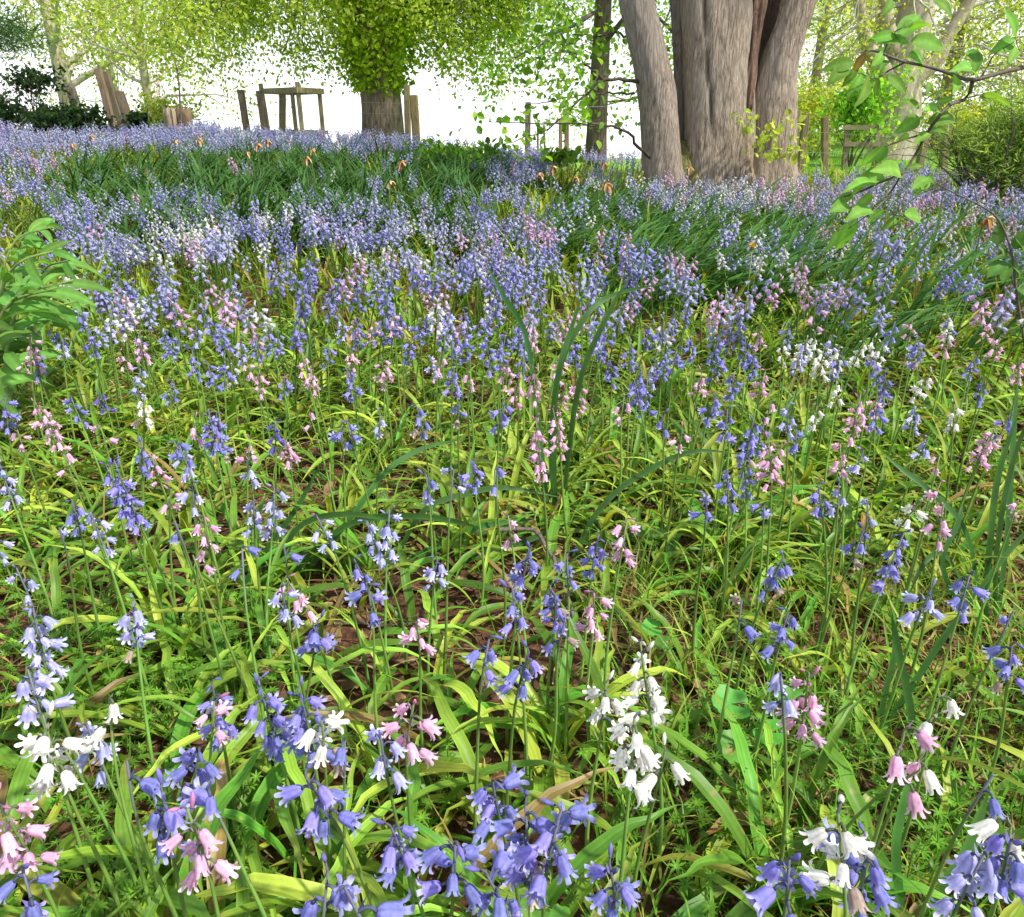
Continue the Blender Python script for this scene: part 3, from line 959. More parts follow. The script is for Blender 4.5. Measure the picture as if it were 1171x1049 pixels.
tag(cl.obj('goosegrass', M_LEAF), 'small whorled goosegrass seedlings among the bluebell leaves', 'ground cover', kind='stuff')

gs = Geo()
for i in range(5):
    geo = Geo(); strap_leaf(geo, 1.0, .022, rnd.uniform(.9, 1.5), rnd.uniform(.8, 2.2), np.ones(3), (1.5, 1.2, 1.1), 6, .1)
    pts = []
    while len(pts) < 700:
        y = math.sqrt(rnd.uniform(.22 ** 2, 2.0 ** 2)); x = rnd.uniform(-1, 1) * (.7 * y + .35)
        u, v = proj(x, y, .04)
        pr = 0.9 if (u > 690 and v > 640) else .10
        if rnd.random() < pr: pts.append((x, y, gz(x, y)))
    n = len(pts)
    tint = np.array([GREEN, YGREEN * .8, STRAW * .7])[rng.choice(3, n, p=[.6, .28, .12])] * rng.uniform(.7, 1.25, (n, 1))
    gs.stamp(geo.flat(), mat4(pts, rng.uniform(0, 6.28, n), rng.uniform(.06, .15, n), rng.normal(0, .2, n), rng.uniform(0, 6.28, n)), tint)
# lawn blades beyond the fence on the right
geo = Geo(); strap_leaf(geo, 1.0, .09, 1.3, .9, np.ones(3), None, 3, .1)
n = 9000
y = rng.uniform(8.8, 24, n); x = y * rng.uniform(.2, .75, n)
gs.stamp(geo.flat(), mat4(np.stack([x, y, g(x, y)], 1), rng.uniform(0, 6.28, n), rng.uniform(.06, .14, n)), np.array([.17, .36, .035])[None] * rng.uniform(.7, 1.3, (n, 1)))
tag(gs.obj('grass', M_LEAF), 'fine green grass blades thin in the bed and thick on the lawn', 'grass', kind='stuff')

# ------------------------------------------------------------------ daffodil foliage
def blade(geo, base, L, W, az, rise, curl, col, segs=7, tip=None):
    p = strap_pts(L, rise, curl, segs)
    c, s = math.cos(az), math.sin(az)
    q = np.stack([p[:, 0] * c - p[:, 1] * s, p[:, 0] * s + p[:, 1] * c, p[:, 2]], 1) + np.asarray(base)
    tw = rnd.uniform(-.9, .9)
    ss = np.linspace(0, 1, len(p))
    side = np.stack([-s * np.cos(tw * ss), c * np.cos(tw * ss), np.sin(tw * ss)], 1)
    ribbon(geo, q, W, side, .1, col, tip, base_w=.85, pw=1.6)

def clump_blades(geo, x, y, n, az0, spread, rise=(1.0, 1.45), L=(.28, .44), seg=7, rad=.09, curl=(.5, 1.5), dk=1.0):
    for _ in range(n):
        a = rnd.uniform(0, 6.28); r_ = rad * math.sqrt(rnd.random())
        bx, by = x + r_ * math.cos(a), y + r_ * math.sin(a)
        az = az0 + rnd.gauss(0, spread) if az0 is not None else a + rnd.gauss(0, .6)
        c = DAFF * rnd.uniform(.65, 1.5) * dk + np.array([.02, .035, 0]) * rnd.random() * dk
        blade(geo, (bx, by, gz(bx, by)), rnd.uniform(*L), rnd.uniform(.010, .016), az, rnd.uniform(*rise), rnd.uniform(*curl), c, seg)

df = Geo()
cnt = 0
tries = 0
while cnt < 260 and tries < 9000:
    tries += 1
    y = rnd.uniform(2.7, 8.2); x = rnd.uniform(-.72, .72) * y
    u, v = proj(x, y, gz(x, y) + .3)
    if 60 < u < 570 and 160 < v < 240:
        clump_blades(df, x, y, 24, rnd.choice([0.3, 2.6, 1.2, None]), .6, L=(.32, .48), dk=.72); cnt += 1
    elif ell(u, v, 750, 232, 180, 55, 0.12) and not (y > 5.7):
        clump_blades(df, x, y, 20, rnd.uniform(-.3, .4), .5, (.75, 1.3), (.32, .48), curl=(.6, 1.3)); cnt += 1
    elif u > 900 and 170 < v < 250 and rnd.random() < .35 and y < 6:
        clump_blades(df, x, y, 14, .2, .5, (.8, 1.3), (.3, .42)); cnt += 1
tag(df.obj('daffodil_leaves', M_DAFF), 'dark green drifts of flowerless daffodil blades among far bluebells', 'daffodil leaves', kind='stuff')

# swept clumps on the right, each a plant of its own
DCL = [(960, 415, 'lowest and longest sweep of blades'), (905, 385, 'short fan of blades below the leafy twig'), (1010, 380, 'thick sweep of blades beside white bluebells'),
       (1090, 400, 'loose sweep of blades near the white bluebells'), (940, 345, 'dense sweep under the hanging leaves'), (1040, 345, 'blades flopping across pink bluebells'),
       (880, 330, 'upright fan beside the yellow dandelion'), (1000, 310, 'pale streaked blades under the hanging leaves'), (1110, 345, 'blades leaning into the right hand sapling'),
       (960, 290, 'small swept fan of blades behind the hanging leaves'), (1070, 300, 'glossy swept fan behind the bare twig'), (830, 320, 'thin spray of blades left of the dandelion')]
for u, v, txt in DCL:
    p = on_ground(u, v + 18)
    t_ = thing('daffodil_plant', 'flowerless daffodil clump, ' + txt, 'daffodil', (p.x, p.y, p.z), 'daffodil clumps sweeping right')
    for q in range(15):
        geo = Geo()
        a = rnd.uniform(0, 6.28); r_ = .08 * math.sqrt(rnd.random())
        c = DAFF * rnd.uniform(.7, 1.6) + np.array([.02, .04, 0]) * rnd.random()
        blade(geo, (r_ * math.cos(a), r_ * math.sin(a), 0), rnd.uniform(.40, .62), rnd.uniform(.010, .015), rnd.gauss(.15, .35), rnd.uniform(.65, 1.3), rnd.uniform(.5, 1.2), c, 8)
        geo.obj('leaf', M_DAFF, t_)

def px_blade(parent, pts, W, col=None):
    """pts: (u, v, distance along y) or ('g', u, v) for a point on the ground"""
    P = []
    for q in pts:
        P.append(on_ground(q[1], q[2]) if q[0] == 'g' else at_y(*q))
    P = catmull(P, 16)
    P[:, 2] = np.maximum(P[:, 2], g(P[:, 0], P[:, 1]) + .003)
    geo = Geo()
    t = P[-1] - P[0]
    side = np.cross(t, (0, 0.9, -0.45)); side = side / np.linalg.norm(side)
    side = side + np.array([0, .35, .2]) * rnd.uniform(-1, 1)
    o_ = np.array(parent.location)
    c = DAFF * rnd.uniform(.75, 1.1) + np.array([.0, .004, .004]); W = W * .88
    ribbon(geo, P - o_, W, side, .12, c if col is None else col, None, base_w=.85, pw=1.8)
    geo.obj('leaf', M_DAFF, parent)

p = on_ground(637, 596)
t1 = thing('daffodil_plant', 'tall flowerless daffodil with upright twisted blades in the middle of the bed', 'daffodil', p)
D0 = p.y
px_blade(t1, [('g', 638, 597), (630, 520, D0), (638, 430, D0 - .02), (652, 380, D0), (672, 318, D0 + .02)], .012)
px_blade(t1, [('g', 634, 594), (636, 443, D0 + .02), (663, 372, D0 + .04), (700, 338, D0 + .08), (779, 321, D0 + .1)], .012)
px_blade(t1, [('g', 642, 598), (660, 450, D0 - .03), (690, 370, D0 - .02), (728, 303, D0)], .011)
px_blade(t1, [('g', 628, 596), (605, 400, D0 + .1), (577, 341, D0 + .12), (553, 297, D0 + .16)], .011)
p = on_ground(330, 668)
t2 = thing('daffodil_plant', 'flowerless daffodil with long blades arching right over bare soil', 'daffodil', p)
D0 = p.y
px_blade(t2, [('g', 345, 660), (400, 594, D0 + .02), (441, 540, D0 + .06), (486, 512, D0 + .1), (545, 500, D0 + .12)], .011)
px_blade(t2, [('g', 325, 668), (390, 604, D0), (458, 590, D0 - .01), (520, 596, D0 - .02), (557, 608, D0 - .03)], .012)
px_blade(t2, [('g', 310, 670), (340, 605, D0), (395, 588, D0 - .02), (470, 600, D0 - .04)], .011)
px_blade(t2, [('g', 320, 675), (300, 640, D0), (340, 580, D0 + .02), (372, 520, D0 + .05)], .010)
p = on_ground(450, 640)
t3 = thing('daffodil_plant', 'flowerless daffodil with low blades fanned towards the fallen twig', 'daffodil', p)
D0 = p.y
px_blade(t3, [('g', 452, 640), (485, 584, D0 + .01), (533, 565, D0 + .03), (581, 558, D0 + .04), (656, 572, D0 + .05)], .012)
px_blade(t3, [('g', 455, 646), (520, 640, D0 - .02), (595, 621, D0 + .0), (670, 590, D0 + .03)], .014)
px_blade(t3, [('g', 448, 650), (500, 625, D0 - .02), (560, 600, D0 + .02), (630, 592, D0 + .05)], .013)
p = on_ground(658, 640)
t4 = thing('daffodil_plant', 'flowerless daffodil with one long blade arching right towards blue flowers', 'daffodil', p)
D0 = p.y
px_blade(t4, [('g', 656, 640), (680, 590, D0 + .02), (721, 550, D0 + .05), (789, 517, D0 + .08), (850, 520, D0 + .1)], .012)
px_blade(t4, [('g', 662, 642), (690, 622, D0), (740, 610, D0), (790, 608, D0 - .01)], .013)
p = on_ground(1130, 715)
t5 = thing('daffodil_plant', 'tall daffodil tuft of broad dark blades near right edge', 'daffodil', p)
D0 = p.y
for pts, W in (([('g', 1128, 712), (1132, 620, D0), (1142, 540, D0 + .02), (1172, 450, D0 + .04)], .012),
               ([('g', 1138, 716), (1142, 610, D0 - .02), (1160, 520, D0), (1190, 455, D0)], .011),
               ([('g', 1122, 712), (1105, 610, D0 + .02), (1061, 560, D0 + .05), (1030, 536, D0 + .07), (1000, 509, D0 + .1)], .010),
               ([('g', 1118, 720), (1078, 650, D0 - .04), (1095, 600, D0 - .02), (1102, 572, D0)], .009),
               ([('g', 1125, 722), (1085, 728, D0 - .05), (1126, 666, D0 - .03), (1171, 611, D0), (1210, 590, D0)], .011),
               ([('g', 1140, 712), (1152, 600, D0 + .03), (1158, 500, D0 + .06), (1166, 420, D0 + .1)], .012),
               ([('g', 1115, 708), (1085, 640, D0), (1060, 640, D0 - .02), (1035, 690, D0 - .05)], .010)):
    px_blade(t5, pts, W)
p = on_ground(998, 856)
t6 = thing('daffodil_plant', 'flowerless daffodil with three stiff slanting blades above thin grass', 'daffodil', p)
D0 = p.y
px_blade(t6, [('g', 996, 854), (1035, 796, D0 + .01), (1081, 726, D0 + .02), (1116, 680, D0 + .03)], .010)
px_blade(t6, [('g', 1002, 852), (1010, 800, D0 + .01), (1024, 733, D0 + .02), (1014, 690, D0 + .02)], .010)
px_blade(t6, [('g', 1040, 880), (1042, 820, D0 - .02), (1026, 740, D0), (1020, 700, D0)], .011)
p = on_ground(1050, 1075)
t7 = thing('daffodil_plant', 'single broad daffodil blade rising at the bottom edge', 'daffodil', p)
D0 = p.y
px_blade(t7, [('g', 1050, 1078), (1075, 1020, D0), (1105, 975, D0 + .01), (1118, 940, D0 + .02), (1134, 895, D0 + .03)], .013, DAFF * 1.5)
px_blade(t7, [('g', 1035, 1078), (1024, 980, D0), (1030, 930, D0 + .01), (1046, 862, D0 + .03)], .010, DAFF * 1.4)

# withered daffodil heads
WD = [(81, 165), (102, 155), (199, 161), (225, 159), (304, 161), (293, 165), (281, 174), (349, 180), (355, 171), (457, 185), (444, 208), (630, 191), (615, 198), (656, 202),
      (689, 187), (691, 210), (787, 192), (1126, 249)]
WL = ['{} shrivelled orange daffodil head among the leftmost far blades', '{} curled orange daffodil head below the leaning planks', 'small withered daffodil below the old stump',
      'large crumpled orange daffodil head right of the stump', 'withered daffodil left of the wooden tree guard', 'pale withered daffodil close by the tree guard', 'low orange withered daffodil left of the tree guard',
      'orange withered daffodil right below the wooden tree guard', 'small withered daffodil under the guard rail', 'withered daffodil below the leafy lime trunk', 'low withered daffodil in dark blades below the lime trunk',
      'withered daffodil below the slim lone fence post', 'tan withered daffodil left of the fallen looking twig arch', 'rusty withered daffodil below the paired fence posts', 'tall rusty withered daffodil below the dark tree trunk',
      'broad rusty withered daffodil above the swept blades', 'upright papery daffodil head in the fork of the big tree', 'pale orange withered daffodil beside the bare twig at right']
for (u, v), lab in zip(WD, WL):
    yy = 2.0
    while yy < 8.3:
        p = at_y(u, v, yy)
        if p.z - gz(p.x, yy) <= .43: break
        yy += .05
    if u == 787: p = at_y(u, v, 5.75)
    b = Vector((p.x, p.y, gz(p.x, p.y)))
    t_ = thing('withered_daffodil', lab.format({81: 'low', 102: 'tall'}.get(u, '')).strip(), 'daffodil', b, 'withered daffodil heads')
    geo = Geo()
    hh = p.z - b.z
    tube(geo, catmull([(0, 0, 0), (.004, 0, hh * .5), (0, .005, hh * .96), (.012, 0, hh)], 8), np.linspace(.004, .0028, 8), 5, (.10, .2, .05))
    geo.obj('stem', M_STEM, t_)
    geo = Geo()
    sc = rnd.uniform(.5, .9)
    for q in range(9):
        a = q / 9 * 6.28 + rnd.random()
        d = np.array([math.cos(a), math.sin(a), rnd.uniform(-1.6, .3)])
        c0 = np.array([.012, 0, hh])
        ribbon(geo, np.stack([c0, c0 + d * .016 * sc, c0 + d * .03 * sc + (0, 0, -.008), c0 + d * .036 * sc + (0, 0, -.013)]), .016 * sc, (-math.sin(a), math.cos(a), .4), .3,
               np.array([(.58, .32, .13), (.45, .22, .08), (.62, .44, .25)])[rnd.randrange(3)], base_w=.5)
    geo.obj('flower_head', M_DRY, t_)

# ------------------------------------------------------------------ dandelion, round leaved herb, twigs, dry leaf
p = at_z(860, 283, .30)
b = Vector((p.x, p.y, gz(p.x, p.y)))
t_ = thing('dandelion', 'single yellow dandelion on a thin stalk among swept blades', 'dandelion', b)
geo = Geo(); hh = p.z - b.z
tube(geo, [(0, 0, 0), (.004, 0, hh * .5), (0, 0, hh)], .0025, 6, (.2, .26, .08)); geo.obj('stem', M_STEM, t_)
geo = Geo()
for q in range(46):
    a = rnd.uniform(0, 6.28); e = rnd.uniform(.15, 1.3)
    d = np.array([math.cos(a) * math.cos(e), math.sin(a) * math.cos(e), math.sin(e)])
    ribbon(geo, np.stack([(0, 0, hh) + d * 0, (0, 0, hh) + d * .011, (0, 0, hh) + d * .02]), .0045, (-math.sin(a), math.cos(a), 0), .1, (.85, .55, .02), base_w=.6)
geo.obj('flower_head', M_PETAL, t_)
geo = Geo(); tube(geo, [(0, 0, hh - .012), (0, 0, hh - .004), (0, 0, hh + .001)], [.003, .008, .006], 8, (.1, .2, .04)); geo.obj('bract_cup', M_STEM, t_)

def round_leaf(geo, c, nrm, r, col, lobes=5):
    n = 30
    nrm = np.asarray(nrm, float); nrm /= np.linalg.norm(nrm)
    a = np.cross(nrm, (0, 1, 0)); a /= np.linalg.norm(a); b = np.cross(nrm, a)
    c = np.asarray(c, float)
    th = np.linspace(-math.pi * .93, math.pi * .93, n)
    rr = r * (.8 + .2 * np.abs(np.cos(th * lobes / 2)) + .05 * np.cos(th * 17))
    V = [c]
    C = [np.asarray(col) * .85]
    for f in (.5, 1.0):
        for i in range(n):
            z = .12 * r * f * f + .06 * r * math.cos(th[i] * lobes) * f
            V.append(c + (a * math.cos(th[i]) + b * math.sin(th[i])) * rr[i] * f + nrm * z)
            C.append(np.asarray(col) * (.85 if f < 1 and i % 6 == 0 else 1.05))
    T = [[0, 1 + i, 2 + i] for i in range(n - 1)]
    Q = [[1 + i, 1 + n + i, 2 + n + i, 2 + i] for i in range(n - 1)]
    geo.add(V, Q, T, np.array(C))

HERB = [('low herb with four round lobed bright green leaves on bare soil', (850, 880), [(835, 805, .022), (880, 838, .017), (840, 856, .019), (905, 800, .016)]),
        ('small herb with two pale scalloped leaves above the white bluebells', (745, 745), [(745, 718, .014), (758, 735, .011)]),
        ('tiny round leaf herb beneath the violet bells at the bottom edge', (605, 1060), [(610, 1040, .014), (640, 1050, .010)])]
for lab, (bu, bv), lv in HERB:
    b = on_ground(bu, bv)
    t_ = thing('round_leaved_herb', lab, 'herb', b)
    for u, v, r in lv:
        p = at_z(u, v, .085); r *= 1.15
        q = p - b
        geo = Geo()
        round_leaf(geo, q, (rnd.uniform(-.2, .2), -.35, 1), r, (.12, .34, .045))
        o_ = geo.obj('leaf', M_LEAF, t_)
        geo = Geo(); tube(geo, catmull([(0, 0, 0), tuple(q * .5 + Vector((0, 0, .012))), tuple(q)], 7), .0012, 5, (.2, .26, .1)); geo.obj('leaf_stalk', M_STEM, t_)

def twig(label, pts, r0, r1):
    P = []
    for q in pts:
        p = on_ground(q[0], q[1]); P.append(p + Vector((0, 0, q[2])))
    b = P[0].copy(); P = [p - b for p in P]
    P = catmull(P, 18)
    P[1:-1] += rng.normal(0, .0016, (16, 3))
    geo = Geo(); tube(geo, P, np.linspace(r0, r1, 18), 7, (1, 1, 1))
    s = P[9]; d = (P[10] - P[8]); d /= np.linalg.norm(d)
    tube(geo, catmull([tuple(s), tuple(s + d * .02 + (0.01, 0, .012)), tuple(s + d * .05 + (.02, .01, .016))], 5), np.linspace(r1, r1 * .4, 5), 5, (1, 1, 1))
    o_ = geo.obj('fallen_twig', M_TWIG); o_.location = b
    tag(o_, label, 'twig')
twig('thick curved brown twig arching over the soil mid bed', [(570, 640, .06), (612, 640, .055), (640, 680, .035), (660, 720, .012), (700, 735, .004)], .0042, .003)
twig('thin straight dark twig lying on bare soil left of centre', [(380, 716, .008), (440, 720, .01), (500, 716, .008)], .0022, .0016)
twig('thin dark twig lying below the blue flowers right of centre', [(665, 716, .01), (740, 716, .012), (815, 712, .008)], .0024, .0015)
twig('short pale twig on soil in the bottom right', [(1050, 800, .01), (1080, 850, .012), (1075, 900, .006)], .002, .0012)

b = on_ground(531, 622)
geo = Geo()
s = np.linspace(0, 1, 8)
ribbon(geo, np.stack([(s - .5) * .055, .008 * np.sin(s * 3), .014 + .012 * np.sin(s * 3.1)], 1), .034, (0, .8, .5), .25, (.52, .36, .2), base_w=.3)
o_ = geo.obj('dead_leaf', M_DRY); o_.location = b; tag(o_, 'single curled tan dead leaf lying on soil mid bed', 'dead leaf')

# ------------------------------------------------------------------ broad leaved plants on the left
def ovate(geo, base, tip, W, nrm, col, bend=.12, segs=12, red=None):
    base = np.asarray(base, float); tip = np.asarray(tip, float)
    L = np.linalg.norm(tip - base); t = (tip - base) / L
    nrm = np.asarray(nrm, float); nrm = nrm - t * nrm.dot(t); nrm /= np.linalg.norm(nrm) + 1e-9
    side = np.cross(t, nrm)
    s = np.linspace(0, 1, segs + 1)
    P = base + np.outer(s * L, t) + np.outer(bend * L * np.sin(np.pi * s), nrm)
    wd = W * .5 * np.sin(np.pi * s ** .8) ** .8 * (1 - .25 * s); wd[0] = W * .03; wd[-1] = 0.0004
    rows = []
    for k, (f, up) in enumerate(((-1, .22), (-.5, .08), (0, 0), (.5, .08), (1, .22))):
        rows.append(P + np.outer(wd * f, side) + np.outer(wd * up + .012 * W * np.sin(s * 22 + abs(f) * 3) * abs(f), nrm))
    V = np.stack(rows, 1).reshape(-1, 3)
    C = np.tile(np.asarray(col, float), (len(V), 1)); C *= np.repeat(1 + .035 * (np.arange(segs + 1) % 2 * 2 - 1), 5)[:, None]; C[2::5] *= 1.3
    i = np.arange(segs) * 5
    Q = np.concatenate([np.stack([i + k, i + k + 1, i + k + 6, i + k + 5], 1) for k in range(4)])
    geo.add(V, Q, None, C)

BP = [('arching broad leaved plant at left edge, tallest with long pointed leaves', -32, 278, 13, .48, 0.25), ('leafy pale green plant just behind the tallest broad leaved one', 10, 246, 12, .46, -.2),
      ('broad leaved plant at left edge with its tip leaning over white bluebells', -12, 312, 12, .42, .1), ('low broad leaved plant with dark wide leaves at the left edge', -35, 362, 9, .30, -.3),
      ('small broad leaved plant behind, half hidden by blue flowers', -10, 250, 10, .45, .4), ('drooping broad leaved plant between the tallest one and the white bluebells', 38, 285, 11, .43, -.4), ('broad leaved plant with pale leaf tips low at the left edge', 2, 345, 11, .34, .5),
      ('broad leaved plant cut off by the left edge, below the tallest one', -45, 310, 12, .46, .0)]
for lab, u, v, n, hh, az0 in BP:
    n = int(n * 1.05)
    u = u * .9 - 24
    b = at_z(u, v, hh); b.z = gz(b.x, b.y)
    t_ = thing('broad_leaved_plant', lab, 'plant', b, 'broad leaved plants at the left edge')
    P = catmull([(0, 0, 0), (.02 * math.cos(az0), .02 * math.sin(az0), hh * .5), (.10 * math.cos(az0), .10 * math.sin(az0), hh * .88), (.22 * math.cos(az0), .22 * math.sin(az0), hh * .98)], 16)
    geo = Geo(); tube(geo, P, np.linspace(.005, .002, 16), 6, (.2, .28, .08)); geo.obj('stem', M_STEM, t_)
    for q in range(n):
        i = 5 + int(10 * q / n); sgn = 1 if q % 2 else -1
        a = az0 + sgn * rnd.uniform(.3, 1.5)
        L = rnd.uniform(.085, .125) * (1.15 - .35 * q / n)
        d = np.array([math.cos(a), math.sin(a), rnd.uniform(-.6, .35)])
        geo = Geo()
        ovate(geo, P[i], P[i] + d * L, L * rnd.uniform(.28, .36), (rnd.gauss(0, .3), -.6 + rnd.gauss(0, .25), .9), np.array((.15, .33, .06)) * rnd.uniform(.65, 1.25) * (.65 if 'dark' in lab else 1), rnd.uniform(.08, .2))
        geo.obj('leaf', M_BROAD, t_)

# ------------------------------------------------------------------ trees
LEAF2 = Geo().add([(0, 0, 0), (.45, .30, .07), (1, 0, -.06), (.45, -.30, .07)], None, [[0, 1, 2], [0, 2, 3]]).flat()
LEAF3 = Geo().add([(0, 0, 0), (.3, .33, .06), (.7, .27, .05), (1, 0, -.1), (.7, -.27, .05), (.3, -.33, .06), (.5, 0, -.02)], None,
                  [[0, 1, 6], [1, 2, 6], [2, 3, 6], [3, 4, 6], [4, 5, 6], [5, 0, 6]]).flat()

def leaves(geo, pts, size, col, var=.35, shape=LEAF2, jitter=.0, up=.8):
    pts = np.asarray(pts, float); n = len(pts)
    if not n: return
    loc = pts + rng.normal(0, jitter, (n, 3)) if jitter else pts
    col = np.asarray(col)
    c = np.atleast_2d(col)
    tint = c[rng.integers(0, len(c), n)] * rng.uniform(1 - var, 1 + var, (n, 1))
    geo.stamp(shape, rand_rot(n, size * rng.uniform(.6, 1.25, n), loc, up), tint)

def branch(bg_, start, d, L, r, depth, anchors, droop=.3, spread=.7, kids=4, wob=.15, sides=5, minr=.0022):
    d = Vector(d).normalized()
    n = 7
    pts = [Vector(start)]
    dd = d.copy()
    for i in range(n):
        dd = (dd + Vector((rnd.gauss(0, wob), rnd.gauss(0, wob), rnd.gauss(0, wob) - droop * .16))).normalized()
        pts.append(pts[-1] + dd * (L / n))
    tube(bg_, [tuple(p) for p in pts], np.linspace(r, max(r * .25, minr * .5), n + 1), sides)
    if depth == 0:
        for i in range(2, n + 1):
            anchors.append(tuple(pts[i]))
        return
    for k in range(kids):
        i = rnd.randint(2, n)
        d2 = (dd + Vector((rnd.gauss(0, spread), rnd.gauss(0, spread), rnd.gauss(0, spread * .6)))).normalized()
        branch(bg_, pts[i], d2, L * rnd.uniform(.45, .65), max(r * .32, minr), depth - 1, anchors, droop, spread, kids, wob, 4, minr)
    anchors.append(tuple(pts[-1]))

def tree(label, u, y, r, hgt, crown_lo, nlimb, limbL, leaf_n, leaf_s, cols, bark, bark_tint=(1, 1, 1), droop=.3, lean=0., kids=4, jit=.18, depth=2, name='tree', fork=None, group=None, zbase=None, limb_r=.3):
    x = (u - U0) / FPX * (y * CP + HC * SP * 0 + (HC) * SP * 0) if False else at_y(u, 150, y).x
    zb = gz(x, y) - .05
    root = thing(name, label, 'tree', (x, y, zb), group)
    tg = Geo()
    n = 14
    s = np.linspace(0, 1, n)
    P = np.stack([lean * hgt * s + .04 * hgt * .1 * np.sin(s * 5 + u), .02 * hgt * np.sin(s * 4 + u), hgt * s], 1)
    rr = r * (1 - .55 * s) * (1 + .45 * np.exp(-s * hgt / .25))
    tube(tg, P, rr, 14, bark_tint)
    anchors = []
    for k in range(nlimb):
        f = rnd.uniform(crown_lo, 1)
        i = min(int(f * (n - 1)), n - 2)
        a = k * 2.4 + rnd.uniform(-.4, .4)
        branch(tg, P[i], (math.cos(a), math.sin(a), rnd.uniform(.15, .8)), limbL * rnd.uniform(.65, 1.15), r * limb_r * (1.1 - .5 * f), depth, anchors, droop, .6, kids)
    tg.obj('trunk', bark, root)
    A = np.array(anchors)
    cg = Geo()
    leaves(cg, A[rng.integers(0, len(A), leaf_n)] + rng.normal(0, jit, (leaf_n, 3)), leaf_s, cols)
    cg.obj('crown', M_TREE, root, smooth=False)
    return root

LIME = [(.54, .66, .11), (.46, .60, .10), (.62, .72, .18), (.34, .50, .06)]
MID = [(.24, .46, .05), (.32, .54, .07), (.15, .34, .04)]
GOLD = [(.56, .60, .10), (.46, .54, .09), (.62, .62, .18), (.34, .46, .07)]
PALE = [(.54, .58, .20), (.46, .54, .14), (.40, .50, .10)]
DARK = [(.035, .075, .03), (.05, .10, .035), (.025, .05, .025)]

# pollarded lime: bare foot, leafy burr column, hanging sprays either side
YL = 11.2
p0 = at_y(437, 150, YL)
zb = gz(p0.x, p0.y) - .05
lime = thing('lime_tree', 'thick lime trunk smothered in bright leafy shoots above a bare foot', 'tree', (p0.x, YL, zb))
tg = Geo()
n = 30
s = np.linspace(0, 1, n); hh = 4.6
th = np.arange(24) / 24 * 6.283
V = []
for i in range(n):
    z = hh * s[i]
    r_ = (.262 + .07 * math.exp(-z / .35) + .03 * math.exp(-((z - 1.25) / .25) ** 2)) * (1 - .25 * s[i])
    rr = r_ * (1 + .05 * np.sin(th * 5 + z) + .04 * np.sin(th * 9 - z * 2) + .025 * np.sin(th * 14 + 6 * z))
    V.append(np.stack([rr * np.cos(th), rr * np.sin(th), np.full(24, z)], 1))
i = np.arange(n - 1)[:, None] * 24; j = np.arange(24)[None]; jn = (j + 1) % 24
tg.add(np.concatenate(V), np.stack([i + j, i + jn, i + 24 + jn, i + 24 + j], -1).reshape(-1, 4), None, (1.5, 1.4, 1.35))
anch = []
for k in range(30):
    a = rnd.uniform(0, 6.28); z = rnd.uniform(1.9, 4.4)
    branch(tg, (.2 * math.cos(a), .2 * math.sin(a), z), (math.cos(a), math.sin(a), rnd.uniform(-.1, .5)), rnd.uniform(1.0, 2.2), .035, 2, anch, .75, .5, 4, .16)
for k in range(30):      # long boughs sweeping left and right of the trunk
    a = math.pi + rnd.uniform(-.75, .75) if k < 18 else rnd.uniform(-.7, .7)
    z = rnd.uniform(2.0, 3.4)
    branch(tg, (.2 * math.cos(a), .2 * math.sin(a), z), (math.cos(a), math.sin(a), rnd.uniform(.0, .35)), rnd.uniform(1.5, 2.5) if k < 18 else rnd.uniform(1.1, 1.6), .022, 2, anch, .35, .5, 5, .14)
for k in range(26):
    a = rnd.uniform(0, 6.28); z = rnd.uniform(1.7, 2.7)
    branch(tg, (.25 * math.cos(a), .25 * math.sin(a), z), (math.cos(a), math.sin(a), rnd.uniform(-.3, .5)), rnd.uniform(.5, 1.1), .012, 1, anch, .8, .5, 5, .16)
tg.obj('trunk', M_DARKBARK, lime)
bg_ = Geo()
n = 11000
zz = 1.02 + 3.2 * rng.random(n) ** 1.2
a = rng.uniform(0, 6.28, n)
lump = .34 + .30 * np.sin(a * 3 + zz * 2.1) * np.sin(zz * 4.3 + a) + .10 * np.sin(a * 7 + zz * 9)
r_ = .24 + (np.clip(lump, .08, .8)) * rng.random(n) ** .5 * sst(.98, 1.7, zz + .16 * np.sin(a * 6) + rng.normal(0, .1, n))
leaves(bg_, np.stack([r_ * np.cos(a), r_ * np.sin(a), zz - .10 * r_], 1), .072, [(.48, .64, .06), (.38, .56, .05), (.58, .70, .09), (.25, .42, .04)], .3, LEAF3, .03)
bg_.obj('leafy_shoots', M_TREE, lime, smooth=False)
cg = Geo()
A = np.array(anch)
n = 60000
PL = A[rng.integers(0, len(A), n)] + rng.normal(0, .14, (n, 3))
dl = np.hypot(PL[:, 0], PL[:, 1])
PL = PL[PL[:, 2] > 1.12 - .25 * sst(.4, 1.6, PL[:, 0]) + .22 * np.sin(PL[:, 0] * 4) * np.sin(PL[:, 0] * 1.7 + 1) + rng.normal(0, .12, n)]
leaves(cg, PL, .062, LIME, .3, LEAF2)
cg.obj('crown', M_TREE, lime, smooth=False)

